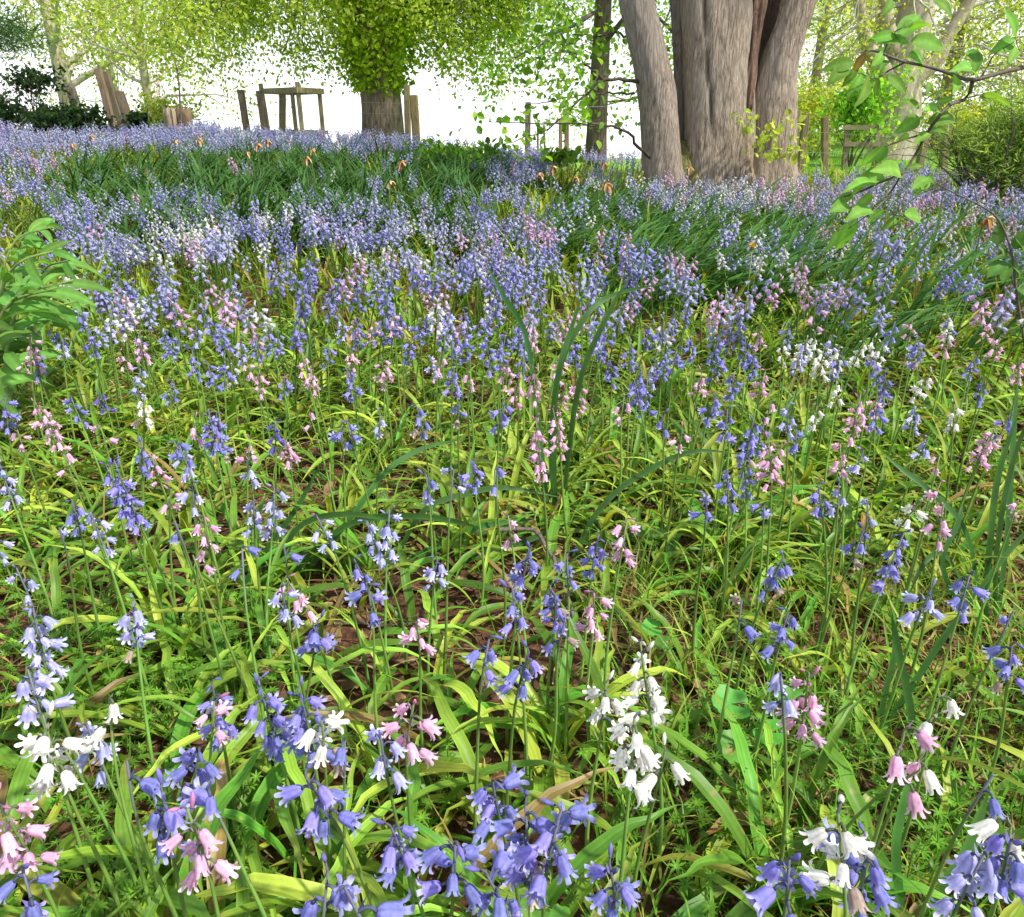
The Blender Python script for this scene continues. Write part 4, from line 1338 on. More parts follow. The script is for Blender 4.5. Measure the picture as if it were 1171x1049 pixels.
tree('slim dark trunked tree with fresh green leaves left of the big trunk', 683, 11.6, .15, 4.6, .36, 20, 1.7, 17000, .075, MID, M_DARKBARK, (1.1, 1, .9), .5, .0, 4, .16)
tree('fresh green tree standing behind the gap in the big multi stemmed trunk', 775, 14.5, .14, 5, .3, 22, 2.0, 9000, .08, MID + LIME, M_DARKBARK, (1, 1, 1), .45, 0, 4, .22)
tree('pale sparse tree at far left with spreading bare limbs', 92, 15.5, .16, 4.6, .28, 14, 2.2, 6500, .075, PALE, M_PALE, (.75, .78, .6), -.1, -.05, 4, .2, limb_r=.42)
tree('slender pale tree right of the leaning planks, sparsely leaved', 180, 14.0, .08, 4.4, .25, 14, 1.6, 5000, .07, PALE + LIME, M_PALE, (.75, .75, .55), .0, -.01, 4, .18, limb_r=.4)
tree('thin yellowish young tree between the two pale left trees', 140, 17.5, .07, 4.2, .3, 12, 1.7, 4500, .075, PALE, M_PALE, (.7, .72, .55), .0, .02, 4, .2)
tree('tall golden green tree just right of the big trunk', 925, 24, .16, 7, .12, 28, 2.6, 11000, .085, GOLD, M_PALE, (.5, .45, .35), .35, 0, 4, .28)
tree('golden tree far right behind the feathery evergreen', 1175, 23, .16, 6.5, .10, 30, 2.4, 11000, .085, GOLD, M_PALE, (.5, .45, .35), .35, 0, 4, .28)
tree('golden tree behind the pale forked trunk', 1075, 24, .2, 8, .1, 30, 3.2, 12000, .10, GOLD, M_PALE, (.5, .45, .35), .3, 0, 4, .32)
tree('far golden tree seen between fence posts and pale trunk', 985, 26, .2, 8, .08, 30, 3.2, 12000, .10, GOLD + PALE, M_PALE, (.5, .45, .35), .3, 0, 4, .32)
tree('far golden tree closing the view at the right edge', 1235, 21, .2, 7, .08, 26, 3.0, 9000, .10, GOLD, M_PALE, (.5, .45, .35), .3, 0, 4, .3)

# pale forked trunk on the right
YP = 17.5
p0 = at_y(1028, 150, YP); zb = gz(p0.x, YP) - .05
pt = thing('pale_tree', 'massive pale barked tree with forked limbs beyond the right lawn', 'tree', (p0.x, YP, zb))
def P3(pts, y):
    return [tuple(at_y(u, v, y) - Vector((p0.x, YP, zb))) for u, v in pts]
tg = Geo()
tube(tg, catmull([(-.1, 0, 0)] + P3([(1028, 135), (1030, 95), (1040, 45), (1050, 0), (1055, -70)], YP), 24), np.linspace(.43, .30, 24) * (1 + .15 * np.exp(-np.linspace(0, 6, 24))), 18, (.80, .76, .70))
tube(tg, catmull(P3([(1030, 105), (1018, 90), (1004, 70), (992, 52), (985, 20), (978, -30), (968, -90)], YP - .1), 14), np.linspace(.20, .08, 14), 10, (.8, .73, .65))
tube(tg, catmull(P3([(1036, 100), (1052, 84), (1070, 70), (1085, 40), (1110, 0), (1130, -60)], YP - .1), 14), np.linspace(.22, .08, 14), 10, (.8, .73, .65))
tube(tg, catmull(P3([(1024, 60), (1015, 30), (1012, 0), (1005, -40)], YP - .1), 10), np.linspace(.17, .10, 10), 10, (.8, .73, .65))
anch = []
for k in range(16):
    a = rnd.uniform(0, 6.28)
    branch(tg, (rnd.uniform(-.5, .8), .1, rnd.uniform(2.6, 4.5)), (math.cos(a), math.sin(a) * .8, .4), 2.2, .06, 2, anch, .5, .6, 4)
tg.obj('trunk', M_PALE, pt)
cg = Geo(); A = np.array(anch); n = 5200
leaves(cg, A[rng.integers(0, len(A), n)] + rng.normal(0, .2, (n, 3)), .085, GOLD + LIME, .3)
cg.obj('crown', M_TREE, pt, smooth=False)

# the big multi stemmed tree
YT = 6.3
p0 = at_y(822, 200, YT); zb = gz(p0.x, YT) - .06
big = thing('multi_stemmed_tree', 'huge furrowed multi stemmed tree rising from the bluebells', 'tree', (p0.x, YT, zb))
O = Vector((p0.x, YT, zb))

def bark_stem(pts, radii, name='trunk', tint=(1, 1, 1), lobes=(), flare=.0, fine=.012, sides=64, rows=110, mat=None, label=None, groove=None, stripe=None):
    """pts: (u, v, y) down to up; a trunk with real furrows and buttresses"""
    P = [at_y(*q) - O for q in pts]
    P = catmull(P, rows); radii = np.interp(np.linspace(0, 1, rows), np.linspace(0, 1, len(radii)), radii)
    _, t, a, b = frames(P)
    a = np.cross(np.array([0, 1., 0])[None], t); a /= np.linalg.norm(a, axis=1)[:, None]; b = np.cross(t, a)
    th = np.arange(sides) / sides * 2 * np.pi
    V = np.zeros((rows, sides, 3)); C = np.ones((rows, sides, 3)) * np.asarray(tint)
    for i in range(rows):
        z = P[i, 2]
        for j in range(sides):
            c, s_ = math.cos(th[j]), math.sin(th[j])
            f = 1.0
            for (ph, amp, wdt) in lobes:
                dd = (th[j] - ph + math.pi) % (2 * math.pi) - math.pi
                f += amp * math.exp(-(dd / wdt) ** 2) * (1 + .5 * math.exp(-z / .3))
            f += 1.5 * flare * math.exp(-z / .34) * (1 + .5 * math.sin(th[j] * 5 + 1))
            pn = Vector((c * radii[i] * 9, s_ * radii[i] * 9, z * 1.6))
            nn = mnoise.noise(pn) * .03 + mnoise.noise(Vector((c * radii[i] * 45, s_ * radii[i] * 45, z * 5))) * fine / max(radii[i], .05)
            pn2 = mnoise.noise(Vector((c * radii[i] * 3.5, s_ * radii[i] * 3.5, z * 1.3 + 7)))
            V[i, j] = P[i] + (a[i] * c + b[i] * s_) * radii[i] * (f + nn + pn2 * .05)
            C[i, j] *= 1 + .22 * pn2
            if groove:
                dd = (th[j] - groove[0] - .10 * math.sin(z * 3.1) + math.pi) % (2 * math.pi) - math.pi
                gm = math.exp(-(dd / .035) ** 2) * float(sst(groove[1], groove[1] + .12, z))
                V[i, j] -= (a[i] * c + b[i] * s_) * gm * .03
                C[i, j] *= 1 - .6 * gm
            if z < .5 and stripe is None:
                gm = max(0, .5 - z) * max(0, mnoise.noise(Vector((c * 2, s_ * 2, z * 3 + 3))))
                C[i, j] *= np.array([1 - .5 * gm, 1 - .2 * gm, 1 - .7 * gm])
    i = np.arange(rows - 1)[:, None] * sides; j = np.arange(sides)[None]; jn = (j + 1) % sides
    gg = Geo().add(V.reshape(-1, 3), np.stack([i + j, i + jn, i + sides + jn, i + sides + j], -1).reshape(-1, 4), None, C.reshape(-1, 3))
    ob = gg.obj(name, mat or M_BARK, big)
    if label: ob['label'] = label
    return ob

DN = -math.pi / 2          # direction facing the camera
m_ = YT
bark_stem([(764, 232, m_ - .15), (757, 185, m_ - .15), (750, 100, m_ - .15), (728, 0, m_ - .15), (715, -70, m_ - .1), (690, -180, m_)], [.150, .138, .130, .118, .11, .1], 'leaning_stem', (.86, .84, .84), [], .16, .010, 40, label='slimmer stem leaning left away from the main trunk')
bark_stem([(820, 236, m_ + .05), (819, 190, m_ + .05), (818, 100, m_ + .05), (818, 0, m_ + .05), (818, -90, m_ + .1), (815, -220, m_ + .2)], [.265, .24, .235, .245, .24, .2], 'trunk', (1, .96, .92), [(DN - .9, .10, .35), (DN + .8, .10, .3), (DN, -.03, .2)], .16, .012, 84, groove=(DN - .42, .55))
bark_stem([(881, 236, m_ + .12), (882, 180, m_ + .12), (884, 110, m_ + .1), (890, 75, m_ + .06), (903, 35, m_ + .02), (916, 0, m_), (932, -70, m_), (965, -200, m_)], [.205, .175, .165, .135, .112, .105, .10, .09], 'trunk', (1.08, 1.02, .98), [(DN + .9, .08, .4), (DN - 1.0, .10, .3)], .14, .012, 64)
bark_stem([(872, 236, m_ + .34), (872, 140, m_ + .34), (878, 60, m_ + .34), (888, 0, m_ + .34), (890, -80, m_ + .3), (880, -200, m_ + .3)], [.20, .19, .17, .16, .15, .12], 'trunk', (.45, .36, .32), [], .1, .014, 48, label='furrowed stem at the back of the hollow, tinted dark for its shade')  # bark tint darkened to paint the shade inside the hollow
bark_stem([(850, 232, m_ - .17), (851, 190, m_ - .14), (853, 135, m_ - .11), (857, 100, m_ - .05), (866, 40, m_ + .1)], [.085, .060, .052, .045, .03], 'rib', (.92, .84, .78), [], .3, .014, 28, label='pale foot of the narrow rib', stripe=1)
bark_stem([(853, 142, m_ - .09), (855, 120, m_ - .12), (861, 60, m_ - .08), (869, 0, m_ - .02), (880, -80, m_ + .1), (885, -180, m_ + .2)], [.02, .042, .040, .045, .05, .04], 'rib', (.52, .38, .33), [], .0, .030, 36, label='narrow dark reddish rib of bark', stripe=1)
bark_stem([(858, 170, m_ - .02), (856, 90, m_ - .03), (852, 0, m_ - .06), (850, -80, m_ - .05), (845, -180, m_)], [.04, .045, .05, .05, .04], 'rib', (.95, .98, 1.05), [], 0, .004, 24, label='smooth pale grey rib', stripe=1)
bark_stem([(780, 225, m_ + .1), (778, 150, m_ + .08), (777, 60, m_ + .08), (774, 0, m_ + .1), (768, -90, m_ + .1)], [.05, .042, .045, .05, .045], 'slim_stem', (.62, .62, .62), [], .1, .004, 24, label='thin dark grey stem in the gap', stripe=1)
bark_stem([(795, 230, m_ + .12), (790, 150, m_ + .1), (786, 60, m_ + .1), (784, 0, m_ + .1), (782, -90, m_ + .1)], [.08, .07, .065, .065, .06], 'slim_stem', (.75, .74, .72), [], .1, .006, 28, label='grey stem pressed against the main trunk', stripe=1)
# mossy stump foot between the stems
bark_stem([(785, 240, m_ - .05), (783, 200, m_ - .05), (782, 170, m_), (781, 160, m_)], [.15, .12, .08, .01], 'mossy_foot', (.55, .62, .28), [], .2, .02, 32, 30, label='mossy lump between the stems')
tw = Geo(); anch = []
for pts, r0 in (([(752, 96, m_ - .15), (722, 92, m_ - .2), (690, 92, m_ - .3), (668, 110, m_ - .35), (630, 146, m_ - .4), (575, 165, m_ - .5)], .016),
                ([(755, 190, m_ - .2), (735, 172, m_ - .3), (715, 150, m_ - .4), (690, 143, m_ - .5), (640, 142, m_ - .6), (560, 140, m_ - .7)], .014),
                ([(726, 107, m_ - .2), (690, 107, m_ - .2), (650, 112, m_ - .3), (600, 122, m_ - .3)], .008),
                ([(735, 66, m_ - .1), (712, 40, m_), (690, 42, m_ + .1), (655, 40, m_ + .2)], .012),
                ([(690, 92, m_ - .3), (672, 76, m_ - .3), (655, 60, m_ - .2), (640, 40, m_)], .010)):
    P = catmull([at_y(*q) - O for q in pts], 22)
    P[2:] += rng.normal(0, .006, (20, 3))
    tube(tw, P, np.linspace(r0, .003, 22), 6, (.45, .42, .4))
    for q in P[8:]:
        if rnd.random() < .75: anch.append(q)
    for _ in range(4):
        q = P[rnd.randint(8, 20)]
        branch(tw, tuple(q), (rnd.gauss(-.5, .5), rnd.gauss(0, .4), rnd.gauss(0, .5)), .35, .003, 0, anch, .3)
tw.obj('branch', M_DARKBARK, big)
cg = Geo(); A = np.array(anch)
leaves(cg, A[rng.integers(0, len(A), 330)] + rng.normal(0, .045, (330, 3)), .065, MID, .3, LEAF3, up=.6)
# shoots sprouting from the bark
A = []
for u, v in ((845, 135), (852, 140), (862, 142), (870, 160), (882, 152), (888, 148), (868, 172), (880, 176), (890, 178), (900, 170), (908, 172), (912, 160), (915, 182), (908, 140)):
    A += [tuple(at_y(u, v, m_ - .32) - O)] * 9
A = np.array(A)
leaves(cg, A + rng.normal(0, .028, A.shape), .055, LIME, .2, LEAF3)
ub = Geo(); anch = []
for k in range(12):
    a = rnd.uniform(0, 6.28)
    branch(ub, (rnd.uniform(-.4, .5), 0, rnd.uniform(2.6, 4.0)), (math.cos(a), math.sin(a), .8), 1.6, .05, 2, anch, .2, .6, 4)
ub.obj('limb', M_BARK, big)
A = np.array(anch)
leaves(cg, A[rng.integers(0, len(A), 2200)] + rng.normal(0, .15, (2200, 3)) + (0, 0, .8), .07, MID, .3)
cg.obj('crown', M_TREE, big, smooth=False)

# ------------------------------------------------------------------ shrubs
def shrub(name, label, u, v, y, rx, rz, n, size, cols, cat='shrub', shape=LEAF2, nst=14, up=.8, lumpy=.28):
    c = at_y(u, v, y)
    zb = gz(c.x, y) - .02
    root = thing(name, label, cat, (c.x, y, zb))
    sg = Geo(); anch = []
    hh = c.z - zb
    for k in range(nst):
        a = rnd.uniform(0, 6.28)
        branch(sg, (.05 * math.cos(a), .05 * math.sin(a), 0), (math.cos(a) * rx, math.sin(a) * rx, (hh + rz * rnd.uniform(.1, 1))), (hh + rz) * rnd.uniform(.6, .95), .012, 1, anch, .1, .7, 5, .12)
    sg.obj('stems', M_TWIG, root)
    q = rng.normal(size=(n, 3)); q /= np.linalg.norm(q, axis=1)[:, None]
    rr = rng.random(n) ** .4
    lump = 1 + lumpy * np.sin(q[:, 0] * 6 + q[:, 2] * 5) + .2 * np.sin(q[:, 1] * 9 + q[:, 2] * 8)
    pts = q * (rr * lump)[:, None] * np.array([rx, rx * .8, rz]) + np.array([0, 0, hh])
    A = np.array(anch); A = A[A[:, 2] > .1 * hh]
    if len(A): pts = np.concatenate([pts, A[rng.integers(0, len(A), n // 3)] + rng.normal(0, .06, (n // 3, 3))])
    pts = pts[pts[:, 2] > .03]
    fg = Geo()
    leaves(fg, pts, size, cols, .35, shape, up=up)
    fg.obj('foliage', M_TREE, root, smooth=False)
    return root

NEED = Geo().add([(0, 0, 0), (.5, .06, .03), (1, 0, .1), (.5, -.06, .03)], None, [[0, 1, 2], [0, 2, 3]]).flat()
shrub('feathery_evergreen', 'bushy feathery evergreen shrub at the right edge', 1162, 165, 5.6, .33, .32, 8000, .075, [(.26, .40, .10), (.15, .27, .07), (.38, .50, .15)], 'shrub', NEED, 34, 1.3, .42)
shrub('holly_bush', 'dark glossy spreading bush by the left fence post', 38, 92, 9.5, .30, .14, 800, .055, DARK, 'shrub', LEAF2, 16)
shrub('ivy_bush', 'dark low ivy mound at the foot of the leaning planks', 75, 135, 8.7, .34, .10, 1700, .055, DARK, 'shrub', LEAF3, 10)
shrub('ivy_bush', 'small dark ivy tuft just right of the leaning planks', 158, 136, 8.9, .10, .07, 350, .05, DARK, 'shrub', LEAF3, 5)
shrub('dark_bush', 'dark bush low at the far left edge', 2, 128, 9.0, .2, .14, 700, .055, DARK, 'shrub', LEAF2, 8)
shrub('yellow_bush', 'yellow green bush behind the old stump', 190, 132, 11.5, .42, .25, 1500, .06, PALE + GOLD, 'shrub', LEAF2, 10)
shrub('bramble_patch', 'bright green leafy bramble below the fence right of the lime trunk', 520, 180, 7.2, .42, .10, 900, .06, [(.16, .34, .05), (.24, .42, .06), (.1, .24, .04)], 'bramble', LEAF3, 10)
shrub('leafy_sprout', 'small bright leafy sprout below the paired fence posts', 640, 180, 7.0, .16, .06, 130, .075, [(.26, .44, .06), (.2, .36, .05)], 'sprout', LEAF3, 5)
shrub('green_shrub', 'vivid green shrub growing inside the low wooden rails', 985, 120, 15.0, .42, .5, 1700, .09, [(.22, .46, .06), (.32, .56, .08)], 'shrub', LEAF3, 10)
shrub('golden_bush', 'golden bush on the lawn behind the fence posts', 935, 128, 17, .9, .6, 3000, .08, GOLD, 'shrub', LEAF2, 12)
shrub('golden_bush', 'golden bush between pale trunk and feathery evergreen', 1108, 140, 19, .9, .55, 2600, .08, GOLD, 'shrub', LEAF2, 12)

# overhanging evergreen spray at top left (its trunk stands outside the picture)
ev = thing('evergreen_tree', 'dark evergreen whose branch tip hangs in at top left corner', 'tree', (-4.9, 5.6, gz(-4.9, 5.6)))
tg = Geo(); tube(tg, [(0, 0, 0), (.02, 0, 1.5), (0, 0, 3)], [.14, .11, .06], 10)
ct = at_y(-2, 38, 5.6) - Vector(ev.location)
tube(tg, catmull([(0, 0, 1.75), (.4, 0, 1.7), tuple(ct)], 8), np.linspace(.03, .008, 8), 6)
tg.obj('trunk', M_DARKBARK, ev)
cg = Geo()
pts = np.array(ct)[None] + rng.normal(0, 1, (2200, 3)) * np.array([.13, .15, .07]); pts2 = np.array([0, 0, 2.2]) + rng.normal(0, 1, (1800, 3)) * np.array([.3, .35, .5])
leaves(cg, np.concatenate([pts, pts2]), .06, [(.07, .17, .06), (.05, .11, .045), (.12, .24, .08)], .3, NEED, up=.8)
cg.obj('crown', M_TREE, ev, smooth=False)

# thin sapling above the old stump
p0 = at_y(205, 150, 8.6); zb = gz(p0.x, 8.6)
sp = thing('thin_sapling', 'thin bare dark sapling rising behind the old stump', 'sapling', (p0.x, 8.6, zb))
tg = Geo(); O2 = Vector((p0.x, 8.6, zb)); anch = []
tube(tg, catmull([(0, 0, 0)] + [tuple(at_y(u, v, 8.6) - O2) for u, v in ((206, 120), (204, 90), (200, 70), (192, 48))], 16), np.linspace(.011, .004, 16), 5)
for k in range(5):
    branch(tg, tuple(at_y(203, 60 + k * 13, 8.6) - O2), (rnd.choice((-1, 1)) * .6, 0, .8), .22, .003, 0, anch, -.1)
tg.obj('trunk', M_TWIG, sp)
cg = Geo(); A = np.array(anch); leaves(cg, A[rng.integers(0, len(A), 26)], .05, MID, .2, LEAF3); cg.obj('crown', M_TREE, sp, smooth=False)

# ------------------------------------------------------------------ young tree hanging in from the right, and the sapling below it
YB = 1.75
bx = Vector((1.72, 1.85, gz(1.72, 1.85)))
yt = thing('young_tree', 'young tree at right whose leafy branches hang into the picture', 'tree', bx)
tg = Geo()
tube(tg, catmull([(0, 0, 0), (.02, 0, .5), (-.01, 0, 1.0), (.04, .02, 1.7)], 14), np.linspace(.022, .010, 14), 8)
def zz_(x, y): return (900 + x / 4.32, y / 4.32)
def Y3(u, v, d=0.0): return tuple(at_y(u, v, YB + d) - bx)
BR = [([(1195, 62), (1171, 77), (1148, 82), (1112, 92), (1086, 84), (1060, 76), (1035, 71), (1010, 62)], .0052),
      ([(1112, 93), (1106, 112), (1084, 121), (1072, 136), (1060, 152), (1045, 180), (1032, 198), (1010, 207), (982, 220), (965, 225)], .0042),
      ([(1060, 152), (1040, 158), (1022, 164), (1012, 168)], .002),
      ([(1035, 71), (1018, 80), (1000, 90), (985, 84)], .0022), ([(1010, 62), (995, 58), (978, 62), (960, 76)], .0022), ([(1010, 62), (1020, 40), (1035, 30)], .002),
      ([(1032, 198), (1015, 225), (1000, 240), (970, 262)], .0024), ([(1120, 92), (1130, 75), (1138, 62), (1160, 48)], .002), ([(1000, 235), (1020, 245), (1040, 248)], .0015),
      ([(1106, 112), (1125, 108), (1140, 112)], .0016)]
tube(tg, catmull([(-.005, 0, .95)] + [Y3(*BR[0][0][0])], 5) if False else catmull([(.0, 0, .72), tuple(Vector(Y3(1215, 70)) * .6 + Vector((0, 0, .3))), Y3(1195, 62)], 8), np.linspace(.010, .0052, 8), 7)
for pts, r0 in BR:
    P = catmull([Y3(u, v, .03 * math.sin(i * 1.7)) for i, (u, v) in enumerate(pts)], 16)
    tube(tg, P, np.linspace(r0, r0 * .45, 16), 6)
tg.obj('trunk', M_TWIG, yt)
LV = '''520,0,470,72 720,0,802,82 1130,180,1078,64 1120,200,1015,255 1130,230,1090,312 1165,225,1180,310 600,212,455,222 545,175,410,205 600,145,692,122 610,205,757,240 520,245,398,275
440,205,355,192 390,262,338,342 330,310,188,345 300,330,208,415 370,372,298,485 402,372,340,512 430,382,432,472 500,300,462,345 500,372,577,455 600,272,657,318 545,185,642,90 572,145,622,112
922,250,922,357 832,372,820,452 702,405,690,462 962,430,880,462 922,372,820,358 802,450,672,522 822,492,740,512 792,492,835,478 752,550,680,545 652,540,560,508 652,580,540,655 692,612,815,602
702,660,636,702 702,650,762,692 722,642,778,658 602,662,556,692 522,690,488,680 960,470,1092,525 952,482,992,555 492,722,440,805 482,722,382,805 432,772,452,818 592,832,662,822 562,862,428,850
542,872,500,915 482,862,326,912 442,902,296,948 702,882,622,935 692,872,722,902 560,200,500,160 640,220,700,260 480,260,420,330 350,330,280,420 880,260,960,300 1090,200,1140,260
330,960,235,1000 300,1010,215,1045 420,960,330,1050 340,1080,300,1190 300,1100,250,1220 250,1140,190,1230 420,1040,300,1090 480,1040,400,1110 580,1060,650,1095 540,1080,470,1130 380,900,330,960 640,930,700,905 700,900,640,960'''
for tok in LV.split():
    x0, y0, x1, y1 = map(float, tok.split(','))
    u0, v0 = zz_(x0, y0); u1, v1 = zz_(x1, y1)
    d0 = rnd.uniform(-.03, .03); d1 = d0 + rnd.uniform(-.045, .045)
    A0, A1 = np.array(Y3(u0, v0, d0)), np.array(Y3(u1, v1, d1))
    L = np.linalg.norm(A1 - A0)
    geo = Geo()
    col = np.array((.19, .38, .06)) * rnd.uniform(.7, 1.2)
    if (x0, y0) in ((390., 262.),): col = np.array((.22, .17, .06))
    ovate(geo, A0, A0 + (A1 - A0) * 1.15, max(L * rnd.uniform(.45, .62), .016), (rnd.gauss(0, .5), -.9 + rnd.gauss(0, .4), .6), col, rnd.uniform(.05, .16), 14)
    geo.obj('leaf', M_BROAD, yt)

bs = on_ground(1180, 440)
sg_ = thing('leafy_sapling', 'wiry sapling with a bare twig and lobed leaves at right edge', 'sapling', bs)
yb = bs.y
geo = Geo()
def S3(u, v, d=0.): return tuple(at_y(u, v, yb + d) - bs)
tube(geo, catmull([(0, 0, 0), S3(1163, 340), S3(1157, 290), S3(1142, 252), S3(1120, 235), S3(1085, 218), S3(1064, 205)], 24), np.linspace(.0042, .0011, 24), 6)
tube(geo, catmull([S3(1118, 233), S3(1114, 215), S3(1112, 195)], 5), np.linspace(.0018, .0008, 5), 5)
tube(geo, catmull([S3(1158, 295), S3(1150, 285), S3(1142, 280)], 5), np.linspace(.002, .001, 5), 5)
tube(geo, catmull([S3(1163, 340), S3(1155, 312), S3(1150, 300)], 5), np.linspace(.002, .001, 5), 5)
geo.obj('trunk', M_TWIG, sg_)
for a_, b_ in (((1150, 300), (1128, 318)), ((1150, 300), (1146, 325)), ((1152, 300), (1166, 318)), ((1142, 280), (1138, 258)), ((1142, 280), (1150, 300)), ((1160, 285), (1172, 262)), ((1160, 270), (1178, 300)), ((1163, 330), (1180, 345))):
    geo = Geo(); A0, A1 = np.array(S3(*a_)), np.array(S3(*b_, rnd.uniform(-.04, .02)))
    ovate(geo, A0, A1, np.linalg.norm(A1 - A0) * .7, (rnd.gauss(0, .3), -.6, .9), np.array((.11, .25, .05)) * rnd.uniform(.8, 1.2), .1)
    geo.obj('leaf', M_BROAD, sg_)

# ------------------------------------------------------------------ posts, planks, guard, stump, wires
def post(label, u_top, v_top, u_bot, v_bot, y, wid, name='fence_post', cat='post', group='fence posts along the far edge', tint=(1, 1, 1), depth=None, round_=False):
    wid *= .86
    a, b = at_y(u_bot, v_bot, y), at_y(u_top, v_top, y)
    d = (b - a).normalized()
    zg = gz(a.x, y) - .06
    if a.z > zg: a = a - d * ((a.z - zg) / max(d.z, .3))
    geo = Geo()
    if round_:
        tube(geo, [(0, 0, 0), tuple((b - a) * .5), tuple(b - a)], [wid * .52, wid * .5, wid * .48], 12, tint)
    else:
        dp = depth or wid
        rows = 9
        side = Vector((1, 0, 0)) - d * d.x; side.normalize(); fw = d.cross(side)
        bev = wid * .12
        prof = [(-wid / 2, -dp / 2 + bev), (-wid / 2 + bev, -dp / 2), (wid / 2 - bev, -dp / 2), (wid / 2, -dp / 2 + bev), (wid / 2, dp / 2 - bev), (wid / 2 - bev, dp / 2), (-wid / 2 + bev, dp / 2), (-wid / 2, dp / 2 - bev)]
        V = []
        L = (b - a).length
        for i in range(rows):
            for (px, py) in prof:
                V.append(tuple(d * (L * i / (rows - 1)) + side * (px + rnd.gauss(0, wid * .015)) + fw * (py + rnd.gauss(0, wid * .015))))
        V.append(tuple(d * (L + wid * .05)))
        Q = [[i * 8 + j, i * 8 + (j + 1) % 8, i * 8 + 8 + (j + 1) % 8, i * 8 + 8 + j] for i in range(rows - 1) for j in range(8)]
        T = [[(rows - 1) * 8 + j, (rows - 1) * 8 + (j + 1) % 8, rows * 8] for j in range(8)]
        geo.add(V, Q, T, tint)
    o_ = geo.obj(name, M_POST, smooth=round_)
    o_.location = a
    tag(o_, label, cat, group)
    return o_

post('leaning weathered post at far left behind the dark ivy', 79, 96, 88, 124, 9.8, .10)
post('tall leaning plank, left of the leaning pair', 112, 79, 130, 148, 8.9, .085, 'leaning_plank', 'plank', 'leaning planks', (1.1, .9, .75), .05)
post('tall leaning plank, right of the leaning pair', 120, 82, 141, 150, 8.95, .085, 'leaning_plank', 'plank', 'leaning planks', (.8, .74, .6), .05)
post('short thick dark post leaning on the pair of planks', 135, 106, 150, 150, 9.0, .15, 'old_post', 'post', None, (.5, .44, .38), None, True)
post('slim leaning post left of the tree guard, farther from it', 275, 103, 284, 160, 10.3, .085, tint=(1.05, .9, .85))
post('slim leaning post left of the tree guard, close to it', 296, 104, 304, 160, 10.2, .075, tint=(1, .88, .8))
post('tall post against the lime trunk', 465, 97, 467, 172, 10.2, .085, tint=(1, .95, .6))
post('shorter post close beside the tall one at the lime trunk', 473, 109, 477, 172, 10.0, .105, tint=(.95, .85, .5))
post('lone grey post in the middle of the open sky gap', 604, 117, 603, 182, 9.6, .075, tint=(1, .95, .85))
post('pale straight post, left of the pair beside the slim dark tree', 641, 137, 641, 182, 9.9, .05, tint=(1.3, 1.1, .8))
post('taller mossy post, right of the pair beside the slim dark tree', 648, 125, 648, 182, 10.0, .065, tint=(1.2, 1.05, .75))
post('thin distant stake right of the lone grey post', 615, 140, 615, 178, 14, .04, tint=(1.2, 1.15, 1.0))
post('thinnest distant stake between lone post and paired posts', 622, 143, 623, 178, 14, .04, tint=(1.3, 1.25, 1.1))
post('mossy post touching the right side of the big tree', 911, 127, 907, 192, 9.7, .085, tint=(1.05, 1.0, .6))
post('slanting post second out from the big tree', 922, 130, 915, 192, 9.4, .085, tint=(1.1, .98, .62))
post('upright post standing apart on the lawn edge right of the tree', 943.5, 134, 943, 196, 9.6, .085, tint=(1.15, 1.0, .65))
post('slanting post seen through the hanging leaves', 1060, 150, 1051, 192, 10.4, .10, tint=(1.1, 1.0, .75))
post('upright post beside the feathery evergreen', 1083, 140, 1078, 196, 9.4, .09, tint=(1.1, 1.05, .6))

YG = 10.4
gpt = at_y(337, 150, YG)
tgd = thing('tree_guard', 'square wooden tree guard of four posts and rails', 'tree guard', (gpt.x, YG, gz(gpt.x, YG)))
OG = Vector(tgd.location)
def bar(parent, name, A, B, wd, dp, tint=(1, 1, 1), upv=(0, 0, 1), O_=OG):
    A, B = Vector(A), Vector(B); d = (B - A); L = d.length; d.normalize()
    s_ = d.cross(Vector(upv)).normalized(); f_ = s_.cross(d)
    V = [tuple(A + d * (L * i) + s_ * (sx * wd / 2) + f_ * (sy * dp / 2)) for i in (0, 1) for sx, sy in ((-1, -1), (1, -1), (1, 1), (-1, 1))]
    geo = Geo().add(V, [[0, 3, 2, 1], [4, 5, 6, 7], [0, 1, 5, 4], [1, 2, 6, 5], [2, 3, 7, 6], [3, 0, 4, 7]], None, tint)
    return geo.obj(name, M_POST, parent, smooth=False)
corn = [(306, YG), (343, YG - .55), (367, YG + .1), (336, YG + .65)]
gx = [((u - U0) / FPX * y, y) for u, y in corn]
# distances along the view are close to y / cos(pitch) at this height, so place by ray
gx = [(at_y(u, 125, y).x, y) for u, y in corn]
ztop = at_y(343, 100, YG - .3).z
for i, (x_, y_) in enumerate(gx):
    zg_ = gz(x_, y_) - .1
    bar(tgd, 'post', (x_ - OG.x, y_ - OG.y, zg_ - OG.z), (x_ - OG.x - (.05 if i == 0 else 0), y_ - OG.y, ztop + (.05 if i in (0, 1) else 0) - OG.z), .045, .045, (1.35, 1.28, .95), (0, 1, 0))
for i in range(4):
    a_, b_ = Vector((*gx[i], 0)), Vector((*gx[(i + 1) % 4], 0))
    dd = (b_ - a_).normalized(); out_ = Vector((dd.y, -dd.x, 0)) * .034
    for zf in (ztop - .035, ztop - .50):
        A = Vector((a_.x, a_.y, zf)) - OG + out_ - dd * .05; B = Vector((b_.x, b_.y, zf)) - OG + out_ + dd * .05
        bar(tgd, 'rail', A, B, .02, .06 if zf > ztop - .1 else .045, (1.45, 1.38, 1.0))
post('wide board standing upright inside the tree guard', 323, 104, 323, 160, YG + .3, .10, 'board', 'board', None, (1.2, 1.15, .85), .03)

